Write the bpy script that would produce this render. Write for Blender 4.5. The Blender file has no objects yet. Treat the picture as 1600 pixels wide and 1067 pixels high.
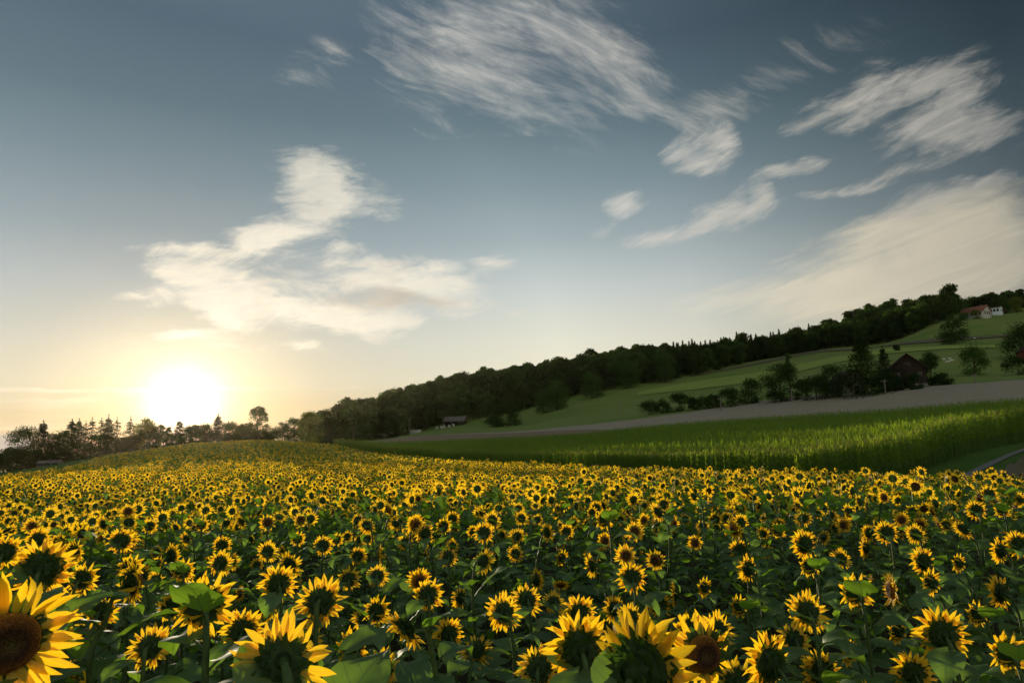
import bpy, math, random
import numpy as np
from mathutils import Vector, Matrix

# ------------------------------------------------------------------ camera
SC = bpy.context.scene
COL = SC.collection
rad = math.radians
CAMZ = 2.55
FPX = 1067.0
PITCH = rad(8.27)
ROLL = rad(2.0)
CF = np.array([0.0, math.cos(PITCH), math.sin(PITCH)])
CU0 = np.array([0.0, -math.sin(PITCH), math.cos(PITCH)])
CR0 = np.array([1.0, 0, 0])
CR = CR0 * math.cos(ROLL) - CU0 * math.sin(ROLL)
CU = CU0 * math.cos(ROLL) + CR0 * math.sin(ROLL)


def ray(px, py):
    d = CF + CR * ((px - 800) / FPX) + CU * ((533.5 - py) / FPX)
    return d / np.linalg.norm(d)


def at_dist(px, py, d):
    """world point seen at photo pixel (px, py), horizontal distance d"""
    r = ray(px, py)
    k = d / math.hypot(r[0], r[1])
    return np.array([r[0] * k, r[1] * k, CAMZ + r[2] * k])


cam_data = bpy.data.cameras.new('camera')
cam = bpy.data.objects.new('camera', cam_data)
COL.objects.link(cam)
m = Matrix(((CR[0], CU[0], -CF[0], 0), (CR[1], CU[1], -CF[1], 0), (CR[2], CU[2], -CF[2], CAMZ), (0, 0, 0, 1)))
cam.matrix_world = m
cam_data.sensor_width = 36.0
cam_data.lens = 36.0 * FPX / 1600.0
cam_data.clip_start = 0.05
cam_data.clip_end = 20000
cam_data.dof.use_dof = True
cam_data.dof.focus_distance = 5.0
cam_data.dof.aperture_fstop = 16.0
SC.camera = cam
SC.render.engine = 'CYCLES'
SC.view_settings.view_transform = 'Standard'
SC.view_settings.look = 'None'
SC.view_settings.gamma = 1.0
SC.view_settings.exposure = 0.0

# ------------------------------------------------------------------ sun and sky
SUN_DIR = ray(288, 632)
SUN_EL = math.asin(SUN_DIR[2])
SUN_AZ = math.atan2(SUN_DIR[0], SUN_DIR[1])      # clockwise from +Y
sun_data = bpy.data.lights.new('sun', 'SUN')
sun_data.energy = 5.0
sun_data.angle = rad(0.6)
sun_data.color = (1.0, 0.85, 0.60)
sun = bpy.data.objects.new('sun', sun_data)
COL.objects.link(sun)
sun.rotation_euler = Vector(SUN_DIR).to_track_quat('Z', 'Y').to_euler()
sun.location = (-60, 120, 60)


class NT:
    def __init__(self, tree):
        self.t = tree
        self.n = tree.nodes
        self.l = tree.links

    def node(self, typ, **kw):
        n = self.n.new(typ)
        for k, v in kw.items():
            setattr(n, k, v)
        return n

    def put(self, sock, v):
        if isinstance(v, bpy.types.NodeSocket):
            self.l.new(v, sock)
        elif v is not None:
            if sock.type == 'RGBA' and isinstance(v, tuple) and len(v) == 3:
                v = (*v, 1)
            sock.default_value = v

    def math(self, op, a, b=None, c=None, clamp=False):
        n = self.node('ShaderNodeMath', operation=op, use_clamp=clamp)
        self.put(n.inputs[0], a)
        self.put(n.inputs[1], b)
        self.put(n.inputs[2], c)
        return n.outputs[0]

    def vmath(self, op, a, b=None, scale=None):
        n = self.node('ShaderNodeVectorMath', operation=op)
        self.put(n.inputs[0], a)
        self.put(n.inputs[1], b)
        if scale is not None:
            self.put(n.inputs['Scale'], scale)
        return n.outputs['Value'] if op in ('DOT_PRODUCT', 'LENGTH') else n.outputs[0]

    def mix(self, fac, a, b, blend='MIX'):
        n = self.node('ShaderNodeMix', data_type='RGBA', blend_type=blend)
        self.put(n.inputs[0], fac)
        for s, v in ((n.inputs[6], a), (n.inputs[7], b)):
            if isinstance(v, (tuple, list)) and len(v) == 3:
                v = (*v, 1)
            self.put(s, v)
        return n.outputs[2]

    def noise(self, vec, scale=5, detail=3, rough=0.5, dist=0.0, dim='3D'):
        n = self.node('ShaderNodeTexNoise', noise_dimensions=dim)
        self.put(n.inputs['Vector'], vec)
        n.inputs['Scale'].default_value = scale
        n.inputs['Detail'].default_value = detail
        n.inputs['Roughness'].default_value = rough
        n.inputs['Distortion'].default_value = dist
        return n.outputs['Fac'], n.outputs['Color']

    def smooth(self, x, a, b, lo=0.0, hi=1.0):
        n = self.node('ShaderNodeMapRange', interpolation_type='SMOOTHSTEP')
        self.put(n.inputs['Value'], x)
        n.inputs['From Min'].default_value = a
        n.inputs['From Max'].default_value = b
        n.inputs['To Min'].default_value = lo
        n.inputs['To Max'].default_value = hi
        return n.outputs[0]

    def ramp(self, x, stops):
        n = self.node('ShaderNodeValToRGB')
        self.put(n.inputs[0], x)
        e = n.color_ramp.elements
        while len(e) > 1:
            e.remove(e[-1])
        e[0].position, e[0].color = stops[0][0], (*stops[0][1], 1)
        for p, c in stops[1:]:
            k = e.new(p)
            k.color = (*c, 1)
        return n.outputs[0]

    def mapping(self, vec, loc=(0, 0, 0), rot=(0, 0, 0), scale=(1, 1, 1), typ='POINT'):
        n = self.node('ShaderNodeMapping', vector_type=typ)
        self.put(n.inputs['Vector'], vec)
        n.inputs['Location'].default_value = loc
        n.inputs['Rotation'].default_value = rot
        n.inputs['Scale'].default_value = scale
        return n.outputs[0]


world = bpy.data.worlds.new('World')
SC.world = world
world.use_nodes = True
wt = world.node_tree
wt.nodes.clear()
W = NT(wt)
SKY_STRENGTH = 0.10
tc = W.node('ShaderNodeTexCoord').outputs['Generated']
sky = W.node('ShaderNodeTexSky', sky_type='NISHITA')
sky.sun_disc = False
sky.sun_elevation = SUN_EL
sky.sun_rotation = SUN_AZ
sky.altitude = 450
sky.air_density = 1.0
sky.dust_density = 1.6
sky.ozone_density = 1.6
sep = W.node('ShaderNodeSeparateXYZ')
wt.links.new(tc, sep.inputs[0])
dx, dy, dz = sep.outputs
cosg = W.vmath('DOT_PRODUCT', tc, tuple(SUN_DIR))
gam = W.math('ARCCOSINE', W.math('MINIMUM', cosg, 0.99999))      # angle from the sun, radians
elev = W.math('MAXIMUM', dz, 0.0)
# gnomonic sky plane facing north (+Y): u = x/y, v = z/y
ysafe = W.math('MAXIMUM', dy, 0.02)
comb = W.node('ShaderNodeCombineXYZ')
wt.links.new(W.math('DIVIDE', dx, ysafe), comb.inputs[0])
wt.links.new(W.math('DIVIDE', dz, ysafe), comb.inputs[1])
uv = comb.outputs[0]


def uvpt(px, py):
    r = ray(px, py)
    return np.array([r[0] / r[1], r[2] / r[1]])


def stroke(vec, x1, y1, x2, y2, w, dens):
    a, b = uvpt(x1, y1), uvpt(x2, y2)
    c = (a + b) / 2
    ln = np.linalg.norm(b - a) / 2
    ang = math.atan2(b[1] - a[1], b[0] - a[0])
    hw = np.linalg.norm(uvpt((x1 + x2) / 2, (y1 + y2) / 2 + w / 2) - uvpt((x1 + x2) / 2, (y1 + y2) / 2 - w / 2)) * 0.9
    mp = W.mapping(vec, (c[0], c[1], 0), (0, 0, ang), (ln * 1.25, hw, 1), 'TEXTURE')
    g = W.node('ShaderNodeTexGradient', gradient_type='SPHERICAL')
    wt.links.new(mp, g.inputs[0])
    return g.outputs['Fac'], dens


f0, c0 = W.noise(uv, 3.0, 2, 0.55, dim='2D')
warp0 = W.vmath('SUBTRACT', c0, (0.5, 0.5, 0.5))


def group_mask(strokes, ang, sx, sy, warp, gain, seed, soft=(0.25, 0.95), boost=1.0, thread=(0.7, 1.12)):
    """sum of strokes, broken up with streaky noise drawn out along `ang`"""
    wv = W.vmath('SCALE', warp0, None, warp)
    f2, c2 = W.noise(W.mapping(uv, loc=(seed, seed, 0), rot=(0, 0, ang), scale=(1 / 6, 1 / 20, 1), typ='TEXTURE'), 1.0, 3, 0.6, dim='2D')
    wv2 = W.vmath('SCALE', W.vmath('SUBTRACT', c2, (0.5, 0.5, 0.5)), None, warp * 0.9)
    vec = W.vmath('MULTIPLY', W.vmath('ADD', W.vmath('ADD', uv, wv), wv2), (1, 1, 0))
    acc = None
    for s in strokes:
        g, k = stroke(vec, *s)
        k *= boost
        acc = W.math('MULTIPLY', g, k) if acc is None else W.math('MULTIPLY_ADD', g, k, acc)
    rotv = W.mapping(W.vmath('ADD', uv, W.vmath('SCALE', wv, None, 0.8)), loc=(seed, 0, 0), rot=(0, 0, ang), scale=(1 / sx, 1 / sy, 1), typ='TEXTURE')
    n1, _ = W.noise(rotv, 1.0, 7, 0.72, 0.6, dim='2D')
    n2, _ = W.noise(W.mapping(rotv, loc=(3.1, 7.7, 0), scale=(2.6, 3.6, 1)), 1.0, 4, 0.65, 0.3, dim='2D')
    nn = W.math('MULTIPLY_ADD', n2, 0.8, W.math('MULTIPLY', n1, 1.2))
    tot = W.math('MULTIPLY_ADD', W.math('SUBTRACT', nn, 1.0), gain, acc)
    gate = W.smooth(acc, 0.0, 0.3)
    n3, _ = W.noise(W.mapping(rotv, loc=(9.3, 2.1, 0), scale=(1.5, 3.2, 1)), 1.0, 5, 0.6, 0.7, dim='2D')
    thr = W.smooth(n3, 0.25, 0.75, thread[0], thread[1])
    return W.math('MULTIPLY', W.math('MULTIPLY', W.smooth(tot, soft[0], soft[1]), thr), gate), acc


# A: bird-shaped cumulus veil left of centre ----------------------------
A = [
    (410, 258, 560, 268, 52, .50), (430, 305, 590, 300, 70, .55), (460, 350, 570, 325, 58, .62), (560, 320, 632, 325, 48, .42),
    (445, 262, 520, 330, 60, .5), (350, 388, 500, 352, 44, .85), (205, 396, 380, 394, 20, .65), (370, 380, 470, 372, 36, .8),
    (240, 415, 420, 430, 40, .75), (215, 432, 330, 440, 30, .5), (270, 450, 420, 470, 50, .8), (172, 460, 300, 462, 17, .75),
    (300, 470, 480, 500, 44, .95), (420, 490, 640, 512, 38, .95), (440, 418, 700, 428, 44, .75), (560, 440, 740, 450, 44, .55),
    (500, 388, 580, 392, 20, .5), (480, 470, 700, 490, 58, .62), (640, 450, 790, 435, 40, .6), (740, 418, 812, 420, 18, .7),
    (680, 485, 790, 485, 38, .8), (380, 440, 520, 465, 40, .5), (620, 505, 670, 512, 24, .4), (235, 521, 370, 530, 14, .7),
    (310, 542, 440, 548, 18, .55), (430, 548, 512, 551, 14, .55), (340, 505, 420, 525, 22, .5), (790, 492, 830, 487, 12, .4)]
mA, rawA = group_mask(A, rad(3), 7.0, 15.0, 0.045, 1.45, 1.7, (0.05, 1.35), 1.45, (0.86, 1.06))
# B: comb-shaped cirrus top centre -------------------------------------
B = [
    (540, 30, 900, 60, 140, .44), (580, 100, 880, 120, 140, .38), (700, 10, 960, 60, 90, .55), (860, 20, 1000, 130, 90, .5),
    (790, 10, 930, 100, 46, .55), (920, 80, 1040, 160, 70, .5), (880, 120, 960, 170, 70, .4), (960, 150, 1080, 185, 44, .65),
    (1000, 110, 1080, 130, 30, .5), (1040, 180, 1180, 165, 46, .7), (1100, 165, 1240, 130, 54, .45), (930, 60, 1050, 40, 90, .28),
    (420, 110, 560, 105, 60, .38), (430, 135, 500, 130, 36, .3), (620, 150, 960, 190, 110, .34), (1200, 120, 1330, 60, 60, .28),
    (1280, 70, 1410, 10, 70, .36), (940, 150, 1010, 190, 50, .45)]
mB, rawB = group_mask(B, rad(-30), 4.0, 11.0, 0.08, 1.7, 5.2, (0.05, 1.75), 1.3, (0.55, 1.2))
# C: feathered cirrus on the right -------------------------------------
C = [
    (1190, 218, 1300, 190, 24, .5), (1240, 195, 1400, 150, 54, .75), (1330, 140, 1420, 105, 44, .5), (1380, 150, 1500, 100, 40, .5),
    (1400, 160, 1550, 75, 26, .5), (1420, 195, 1540, 140, 60, .62), (1480, 160, 1590, 110, 50, .42), (1380, 215, 1480, 190, 26, .42),
    (1340, 245, 1560, 190, 44, .46), (1450, 225, 1620, 185, 36, .46), (1150, 295, 1290, 255, 17, .75), (1240, 256, 1290, 256, 12, .4),
    (950, 368, 1120, 352, 22, .7), (1080, 350, 1215, 318, 40, .85), (1170, 312, 1212, 318, 30, .5), (1240, 316, 1400, 290, 12, .6),
    (1330, 300, 1500, 248, 18, .6), (1480, 250, 1600, 210, 16, .3), (1500, 300, 1600, 275, 22, .62), (1340, 350, 1600, 290, 36, .45),
    (910, 372, 960, 348, 16, .45), (930, 325, 1015, 310, 24, .6), (940, 345, 1000, 325, 24, .5),
    (1025, 240, 1110, 232, 46, .7), (1085, 215, 1150, 215, 44, .6), (1070, 260, 1140, 262, 26, .45), (1115, 200, 1145, 250, 36, .4),
    (1380, 300, 1300, 310, 14, .2), (1480, 290, 1530, 278, 10, .3), (1200, 408, 1250, 402, 8, .4), (1480, 190, 1620, 225, 70, .28)]
mC, rawC = group_mask(C, rad(24), 5.0, 15.0, 0.035, 1.5, 9.1, (0.0, 1.15), 1.35)
# D: broad veil low on the right ---------------------------------------
D = [
    (1020, 478, 1250, 440, 34, .4), (1180, 470, 1500, 400, 100, .55), (1300, 440, 1660, 340, 110, .6), (1350, 370, 1640, 300, 50, .5),
    (1400, 480, 1700, 400, 110, .55), (1150, 490, 1450, 460, 60, .5), (1240, 385, 1420, 350, 30, .35), (1450, 420, 1640, 380, 80, .4)]
mD, rawD = group_mask(D, rad(17), 3.0, 13.0, 0.035, 0.9, 13.3, (0.0, 1.3), 1.5, (0.85, 1.08))
# E: low banks close to the horizon ------------------------------------
E = [
    (-60, 612, 240, 607, 7, .75), (-60, 630, 220, 622, 18, .6), (-40, 660, 180, 648, 26, .5), (150, 612, 420, 603, 12, .6),
    (300, 606, 700, 603, 7, .4), (380, 560, 1000, 560, 20, .18), (380, 640, 640, 640, 26, .3), (-40, 672, 120, 668, 10, .4),
    (880, 470, 1000, 468, 14, .25)]
mE, rawE = group_mask(E, rad(1), 3.5, 26.0, 0.012, 0.7, 17.1, (0.15, 0.9))

# ---- clear sky: Nishita under a thin bright veil that thickens towards the horizon and the sun
def srgb(*c):
    return tuple((v / 255 / 12.92) if v <= 10 else ((v / 255 + .055) / 1.055) ** 2.4 for v in c)


nish = W.vmath('SCALE', sky.outputs[0], None, SKY_STRENGTH)
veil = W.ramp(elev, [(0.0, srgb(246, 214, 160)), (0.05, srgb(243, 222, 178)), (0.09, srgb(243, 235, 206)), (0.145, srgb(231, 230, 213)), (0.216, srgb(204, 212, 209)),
                     (0.285, srgb(166, 181, 185)), (0.36, srgb(134, 154, 161)), (0.435, srgb(104, 126, 136)), (0.52, srgb(86, 106, 120)), (0.66, srgb(100, 120, 132)), (1.0, srgb(160, 172, 178))])  # last stops brightened overhead as added fill light
fall = W.ramp(W.math('DIVIDE', gam, 2.0), [(0.0, (.90, .86, .78)), (0.04, (.72, .71, .70)), (0.09, (.66, .69, .74)), (0.16, (.80, .83, .87)), (0.26, (1, 1, 1)), (0.36, (.86, .86, .87)), (0.45, (.56, .58, .59)), (0.565, (.20, .23, .25)), (0.61, (.19, .21, .23)), (0.72, (.8, .85, .9)), (1.0, (1.35, 1.3, 1.2))])  # last stops raised behind the camera, fill added for dark hillside and foreground
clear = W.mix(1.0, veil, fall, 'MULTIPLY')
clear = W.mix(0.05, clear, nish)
a2 = W.math('MULTIPLY', W.math('EXPONENT', W.math('MULTIPLY', gam, -16.0)), 0.20)
clear = W.vmath('ADD', clear, W.vmath('SCALE', (1.0, 0.80, 0.42), None, a2))
glow = W.math('EXPONENT', W.math('MULTIPLY', gam, -52.0))
core = W.vmath('SCALE', (1.0, 0.92, 0.70), None, W.math('MULTIPLY', glow, 5.0))

# ---- cloud light: bright and warm near the sun, greyer away from it
cl = W.ramp(W.math('DIVIDE', gam, 2.0), [(0.0, srgb(255, 250, 235)), (0.10, srgb(252, 243, 222)), (0.2, srgb(236, 230, 214)), (0.33, srgb(205, 203, 196)),
                                         (0.45, srgb(190, 186, 176)), (0.56, srgb(160, 158, 152)), (1.0, srgb(90, 95, 105))])
clA = cl
nA, _ = W.noise(W.mapping(uv, loc=(4.4, 1.2, 0), scale=(5.0, 13.0, 1)), 1.0, 5, 0.6, 0.6, dim='2D')
S = [(480, 462, 700, 478, 40, 1.0), (560, 455, 660, 462, 22, .5), (640, 480, 780, 470, 20, .5), (400, 445, 520, 470, 20, .35)]
shd, _ = group_mask(S, rad(4), 5.0, 14.0, 0.03, 0.5, 21.0, (0.15, 1.0))
clA = W.mix(W.smooth(nA, 0.42, 0.68, 0.0, 0.55), cl, W.vmath('MULTIPLY', cl, (0.80, 0.79, 0.79)))
clA = W.mix(W.math('MULTIPLY', shd, 0.9, clamp=True), clA, W.vmath('MULTIPLY', cl, (0.62, 0.57, 0.54)))
bank = [(-80, 712, 70, 688, 34, 1.3)]
mBk, _ = group_mask(bank, rad(0), 5, 12, 0.01, 0.4, 31.0, (0.3, 0.7))


def over(bgc, mk, k, c):
    return W.mix(W.math('MULTIPLY', mk, k, clamp=True), bgc, c)


low = over(clear, mE, 0.55, cl)
left = over(over(low, W.math('MULTIPLY', mA, W.smooth(dz, 0.24, 0.36, 1.0, 0.80)), 0.96, clA), mBk, 0.8, srgb(172, 168, 170))
right = over(over(over(low, mD, 0.90, W.vmath('MULTIPLY', cl, (1.38, 1.30, 1.12))), mB, 0.74, cl), mC, 0.88, cl)


def backg(c):
    b = W.node('ShaderNodeBackground')
    b.inputs['Strength'].default_value = 1.0
    wt.links.new(W.vmath('ADD', c, core), b.inputs['Color'])
    return b.outputs[0]


def mixs(f, a, b):
    n = W.node('ShaderNodeMixShader')
    for i, v in enumerate((f, a, b)):
        wt.links.new(v, n.inputs[i])
    return n.outputs[0]


# the cloud groups live in separate parts of the sky: only the part looked at is worked out
u_, v_ = uvpt(872, 400)[0], uvpt(500, 225)[1]
isleft = W.math('MULTIPLY', W.math('LESS_THAN', W.math('DIVIDE', dx, ysafe), float(u_)), W.math('LESS_THAN', W.math('DIVIDE', dz, ysafe), float(v_)))
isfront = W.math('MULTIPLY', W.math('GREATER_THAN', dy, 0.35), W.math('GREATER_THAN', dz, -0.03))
wo = W.node('ShaderNodeOutputWorld')
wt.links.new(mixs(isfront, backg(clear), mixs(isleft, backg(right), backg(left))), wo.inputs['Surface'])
world.cycles.sampling_method = 'MANUAL'
world.cycles.sample_map_resolution = 512
SC.cycles.use_adaptive_sampling = True
SC.cycles.adaptive_threshold = 0.02
SC.cycles.max_bounces = 6
SC.cycles.diffuse_bounces = 2
SC.cycles.glossy_bounces = 2
SC.cycles.transmission_bounces = 4
SC.cycles.transparent_max_bounces = 8
SC.cycles.sample_clamp_indirect = 4.0

# ------------------------------------------------------------------ helpers
RNG = np.random.default_rng(7)
random.seed(7)


def tag(o, label=None, cat=None, group=None, kind=None):
    if label:
        o['label'] = label
    if cat:
        o['category'] = cat
    if group:
        o['group'] = group
    if kind:
        o['kind'] = kind
    return o


def mesh_obj(name, me, parent=None, loc=None):
    o = bpy.data.objects.new(name, me)
    COL.objects.link(o)
    if parent is not None:
        o.parent = parent
    if loc is not None:
        o.location = loc
    return o


def empty(name, loc, rz=0.0, s=1.0):
    o = bpy.data.objects.new(name, None)
    COL.objects.link(o)
    o.empty_display_size = 0.1
    o.location = loc
    o.rotation_euler = (0, 0, rz)
    o.scale = (s, s, s)
    return o


def np_mesh(name, V, F, mats=(), mi=None, smooth=False, attr=None):
    """V (n,3); F (m,k) of one size, or list of such arrays"""
    Fs = F if isinstance(F, list) else [F]
    Fs = [np.asarray(f, dtype=np.int32) for f in Fs if len(f)]
    me = bpy.data.meshes.new(name)
    me.vertices.add(len(V))
    me.vertices.foreach_set('co', np.asarray(V, dtype=np.float32).ravel())
    tot = np.concatenate([np.full(len(f), f.shape[1], np.int32) for f in Fs])
    me.loops.add(int(tot.sum()))
    me.loops.foreach_set('vertex_index', np.concatenate([f.ravel() for f in Fs]))
    me.polygons.add(len(tot))
    st = np.zeros(len(tot), np.int32)
    st[1:] = np.cumsum(tot)[:-1]
    me.polygons.foreach_set('loop_start', st)
    if mi is not None:
        me.polygons.foreach_set('material_index', np.asarray(mi, np.int32))
    if smooth:
        me.polygons.foreach_set('use_smooth', np.ones(len(tot), bool))
    for mt in mats:
        me.materials.append(mt)
    if attr is not None:
        for k, (dom, v) in attr.items():
            a = me.attributes.new(k, 'FLOAT', dom)
            a.data.foreach_set('value', np.asarray(v, np.float32))
    me.update(calc_edges=True)
    return me


class MB:
    """collects vertices and faces (tris / quads) for one mesh"""

    def __init__(self):
        self.v = []
        self.f = {3: [], 4: []}
        self.m = {3: [], 4: []}
        self.n = 0

    def add(self, V, F, mi=0):
        V = np.asarray(V, float)
        F = np.asarray(F, int)
        self.v.append(V)
        k = F.shape[1]
        self.f[k].append(F + self.n)
        self.m[k].append(np.full(len(F), mi))
        self.n += len(V)

    def box(self, c, s, rz=0.0, mi=0):
        x, y, z = (np.array(s) / 2)
        V = np.array([(a * x, b * y, d * z) for d in (-1, 1) for a, b in ((-1, -1), (1, -1), (1, 1), (-1, 1))])
        ca, sa = math.cos(rz), math.sin(rz)
        V = np.stack([V[:, 0] * ca - V[:, 1] * sa, V[:, 0] * sa + V[:, 1] * ca, V[:, 2]], 1) + np.array(c)
        self.add(V, [(3, 2, 1, 0), (4, 5, 6, 7), (0, 1, 5, 4), (1, 2, 6, 5), (2, 3, 7, 6), (3, 0, 4, 7)], mi)

    def tube(self, P, R, k=6, mi=0, cap=True):
        P = np.asarray(P, float)
        R = np.broadcast_to(np.asarray(R, float), (len(P),))
        T = np.gradient(P, axis=0)
        T /= np.linalg.norm(T, axis=1)[:, None] + 1e-12
        up = np.array([0.3, 0.2, 1.0]) if abs(T[0][2]) < 0.8 else np.array([1.0, 0.1, 0])
        V = []
        for p, t, r in zip(P, T, R):
            a = np.cross(t, up)
            a /= np.linalg.norm(a)
            b = np.cross(t, a)
            up = np.cross(a, t) if abs(t @ up) < .99 else up
            for i in range(k):
                q = 2 * math.pi * i / k
                V.append(p + r * (a * math.cos(q) + b * math.sin(q)))
        F = [(j * k + i, j * k + (i + 1) % k, (j + 1) * k + (i + 1) % k, (j + 1) * k + i) for j in range(len(P) - 1) for i in range(k)]
        self.add(V, F, mi)
        if cap:
            n = len(P) - 1
            self.add(np.array(V[n * k:(n + 1) * k] + [P[-1]]), [(i, (i + 1) % k, k) for i in range(k)], mi)

    def arrays(self):
        return np.concatenate(self.v), [np.concatenate(self.f[k]) for k in (3, 4) if self.f[k]], np.concatenate([np.concatenate(self.m[k]) for k in (3, 4) if self.m[k]])

    def mesh(self, name, mats, smooth=False):
        V, F, mi = self.arrays()
        return np_mesh(name, V, F, mats, mi, smooth)

    def obj(self, name, mats, parent=None, smooth=False):
        return mesh_obj(name, self.mesh(name, mats if isinstance(mats, (list, tuple)) else [mats], smooth), parent)


def material(name, build):
    mt = bpy.data.materials.new(name)
    mt.use_nodes = True
    t = mt.node_tree
    t.nodes.clear()
    N = NT(t)
    out = t.nodes.new('ShaderNodeOutputMaterial')
    t.links.new(build(N), out.inputs['Surface'])
    return mt


def principled(N, color, rough=0.7, spec=0.3, bump=None, bump_d=0.02, bump_s=0.5):
    p = N.node('ShaderNodeBsdfPrincipled')
    if isinstance(color, tuple):
        color = (*color[:3], 1)
    N.put(p.inputs['Base Color'], color)
    N.put(p.inputs['Roughness'], rough)
    p.inputs['Specular IOR Level'].default_value = spec
    if bump is not None:
        b = N.node('ShaderNodeBump')
        b.inputs['Distance'].default_value = bump_d
        b.inputs['Strength'].default_value = bump_s
        N.put(b.inputs['Height'], bump)
        N.t.links.new(b.outputs[0], p.inputs['Normal'])
    return p.outputs[0]


def leafy(N, color, trans_color, trans=0.45, gloss=0.08, rough=0.45):
    """thin leaf: diffuse + light through the blade + a little sheen"""
    d = N.node('ShaderNodeBsdfDiffuse')
    N.put(d.inputs['Color'], color)
    t = N.node('ShaderNodeBsdfTranslucent')
    N.put(t.inputs['Color'], trans_color)
    m1 = N.node('ShaderNodeMixShader')
    m1.inputs[0].default_value = trans
    N.l.new(d.outputs[0], m1.inputs[1])
    N.l.new(t.outputs[0], m1.inputs[2])
    if gloss <= 0:
        return m1.outputs[0]
    g = N.node('ShaderNodeBsdfGlossy')
    g.inputs['Roughness'].default_value = rough
    m2 = N.node('ShaderNodeMixShader')
    m2.inputs[0].default_value = gloss
    N.l.new(m1.outputs[0], m2.inputs[1])
    N.l.new(g.outputs[0], m2.inputs[2])
    return m2.outputs[0]


def pos(N):
    return N.node('ShaderNodeNewGeometry').outputs['Position']


def objrand(N):
    return N.node('ShaderNodeObjectInfo').outputs['Random']


# ------------------------------------------------------------------ terrain
# ground profile: for compass columns (photo x), pairs of (distance m, photo y of the ground there)
NEAR = [(0.01, 0.0), (7, -0.05), (14, -0.32), (23, -0.62)]      # height, same for every column
PROF = {
    -300: [(60, -1.6), (110, -2.6), (200, -4.2), (300, -6.5), (600, -16), (1500, -45)],
    0: [(50, -1.3), (90, -1.75), (130, -2.6), (200, -2.6), (260, -2.9), (400, -7), (1500, -45)],
    100: [(50, -1.25), (90, -1.35), (130, -1.3), (200, -0.2), (270, 0.4), (400, -5), (1500, -45)],
    200: [(50, -1.2), (90, -1.2), (130, -0.9), (200, 1.2), (260, 2.7), (400, -3), (1500, -45)],
    300: [(50, -1.15), (90, -0.9), (130, 0.0), (200, 2.6), (250, 4.0), (400, -1), (1500, -45)],
    400: [(40, -1.0), (70, -0.95), (130, 0.2), (190, 3.0), (225, 4.0), (270, 3.2), (400, 1), (1500, -40)],
    520: [(40, -1.1), (80, -1.1), (130, -0.3), (185, 1.6), (240, 2.9), (300, 3.6), (400, 8), (1500, -20)],
    600: [(40, -1.2), (80, -1.4), (135, -0.9), (180, 0.8), (195, 3.0), (232, 4.4), (260, 4.7), (320, 5.4), (420, 18), (600, 12), (1500, -20)],
    700: [(40, -1.3), (70, -1.5), (103, -1.37), (140, -0.4), (165, 0.6), (190, 3.4), (228, 5.4), (260, 6.8), (340, 10.5), (450, 27.5), (600, 18), (1500, -20)],
    800: [(40, -1.4), (83, -1.7), (120, -0.9), (160, 0.9), (180, 3.6), (225, 5.4), (300, 9.2), (370, 17), (480, 34), (700, 30), (1500, -20)],
    900: [(40, -1.45), (66, -1.72), (90, -1.5), (130, -0.3), (158, 1.2), (175, 3.9), (220, 6.5), (300, 14), (390, 25), (500, 43), (700, 40), (1500, -20)],
    1000: [(40, -1.5), (58, -1.78), (80, -1.3), (120, 0.4), (155, 2.0), (172, 4.4), (215, 7.8), (270, 12), (340, 22), (400, 31), (520, 49), (700, 46), (1500, -20)],
    1200: [(40, -1.65), (48, -1.87), (56, -1.6), (80, -0.7), (110, 0.6), (150, 3.0), (200, 10.8), (250, 15.7), (340, 26), (420, 38), (520, 57), (640, 67), (800, 62), (1500, 0)],
    1300: [(36, -1.6), (43, -1.88), (52, -1.6), (80, -0.4), (110, 0.7), (145, 3.2), (200, 12.6), (240, 16.3), (330, 31), (420, 46), (540, 66), (660, 79), (800, 74), (1500, 0)],
    1400: [(34, -1.75), (40, -2.0), (50, -1.5), (80, 0.1), (110, 1.3), (140, 3.2), (190, 12.5), (240, 17), (330, 36), (420, 52), (520, 66), (640, 98), (800, 94), (1500, 0)],
    1500: [(30, -1.75), (37, -2.05), (47, -1.15), (62, -0.25), (85, 0.6), (110, 1.8), (135, 3.6), (190, 13.3), (240, 18), (330, 38), (420, 53), (500, 78), (600, 98), (800, 92), (1500, 0)],
    1600: [(28, -1.8), (34, -2.1), (50, -0.75), (66, 0.15), (74, 0.35), (100, 1.6), (130, 3.8), (190, 14), (260, 21.5), (340, 38), (420, 55), (500, 78), (560, 92), (640, 108), (800, 100), (1500, 0)],
    1900: [(28, -1.9), (34, -1.9), (50, 0.0), (74, 1.2), (100, 2.6), (130, 4.8), (190, 15), (260, 24), (340, 40), (420, 60), (500, 84), (640, 114), (1500, 0)],
}


def pchip(xs, ys, xq):
    xs, ys = np.array(xs, float), np.array(ys, float)
    h = np.diff(xs)
    dl = np.diff(ys) / h
    m = np.zeros_like(ys)
    m[1:-1] = np.where(dl[:-1] * dl[1:] > 0, 2 * dl[:-1] * dl[1:] / (dl[:-1] + dl[1:] + 1e-12), 0)
    m[0], m[-1] = dl[0], dl[-1]
    xq = np.clip(xq, xs[0], xs[-1])
    i = np.clip(np.searchsorted(xs, xq) - 1, 0, len(xs) - 2)
    t = (xq - xs[i]) / h[i]
    return ((2 * t**3 - 3 * t**2 + 1) * ys[i] + (t**3 - 2 * t**2 + t) * h[i] * m[i] + (-2 * t**3 + 3 * t**2) * ys[i + 1] + (t**3 - t**2) * h[i] * m[i + 1])


def az_of(px, py=690):
    r = ray(px, py)
    return math.atan2(r[0], r[1])


GD = np.concatenate([np.linspace(0.01, 60, 61), np.linspace(62, 700, 160)[0:], np.linspace(720, 1500, 20)])
AZK = [az_of(k) for k in PROF]
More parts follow.
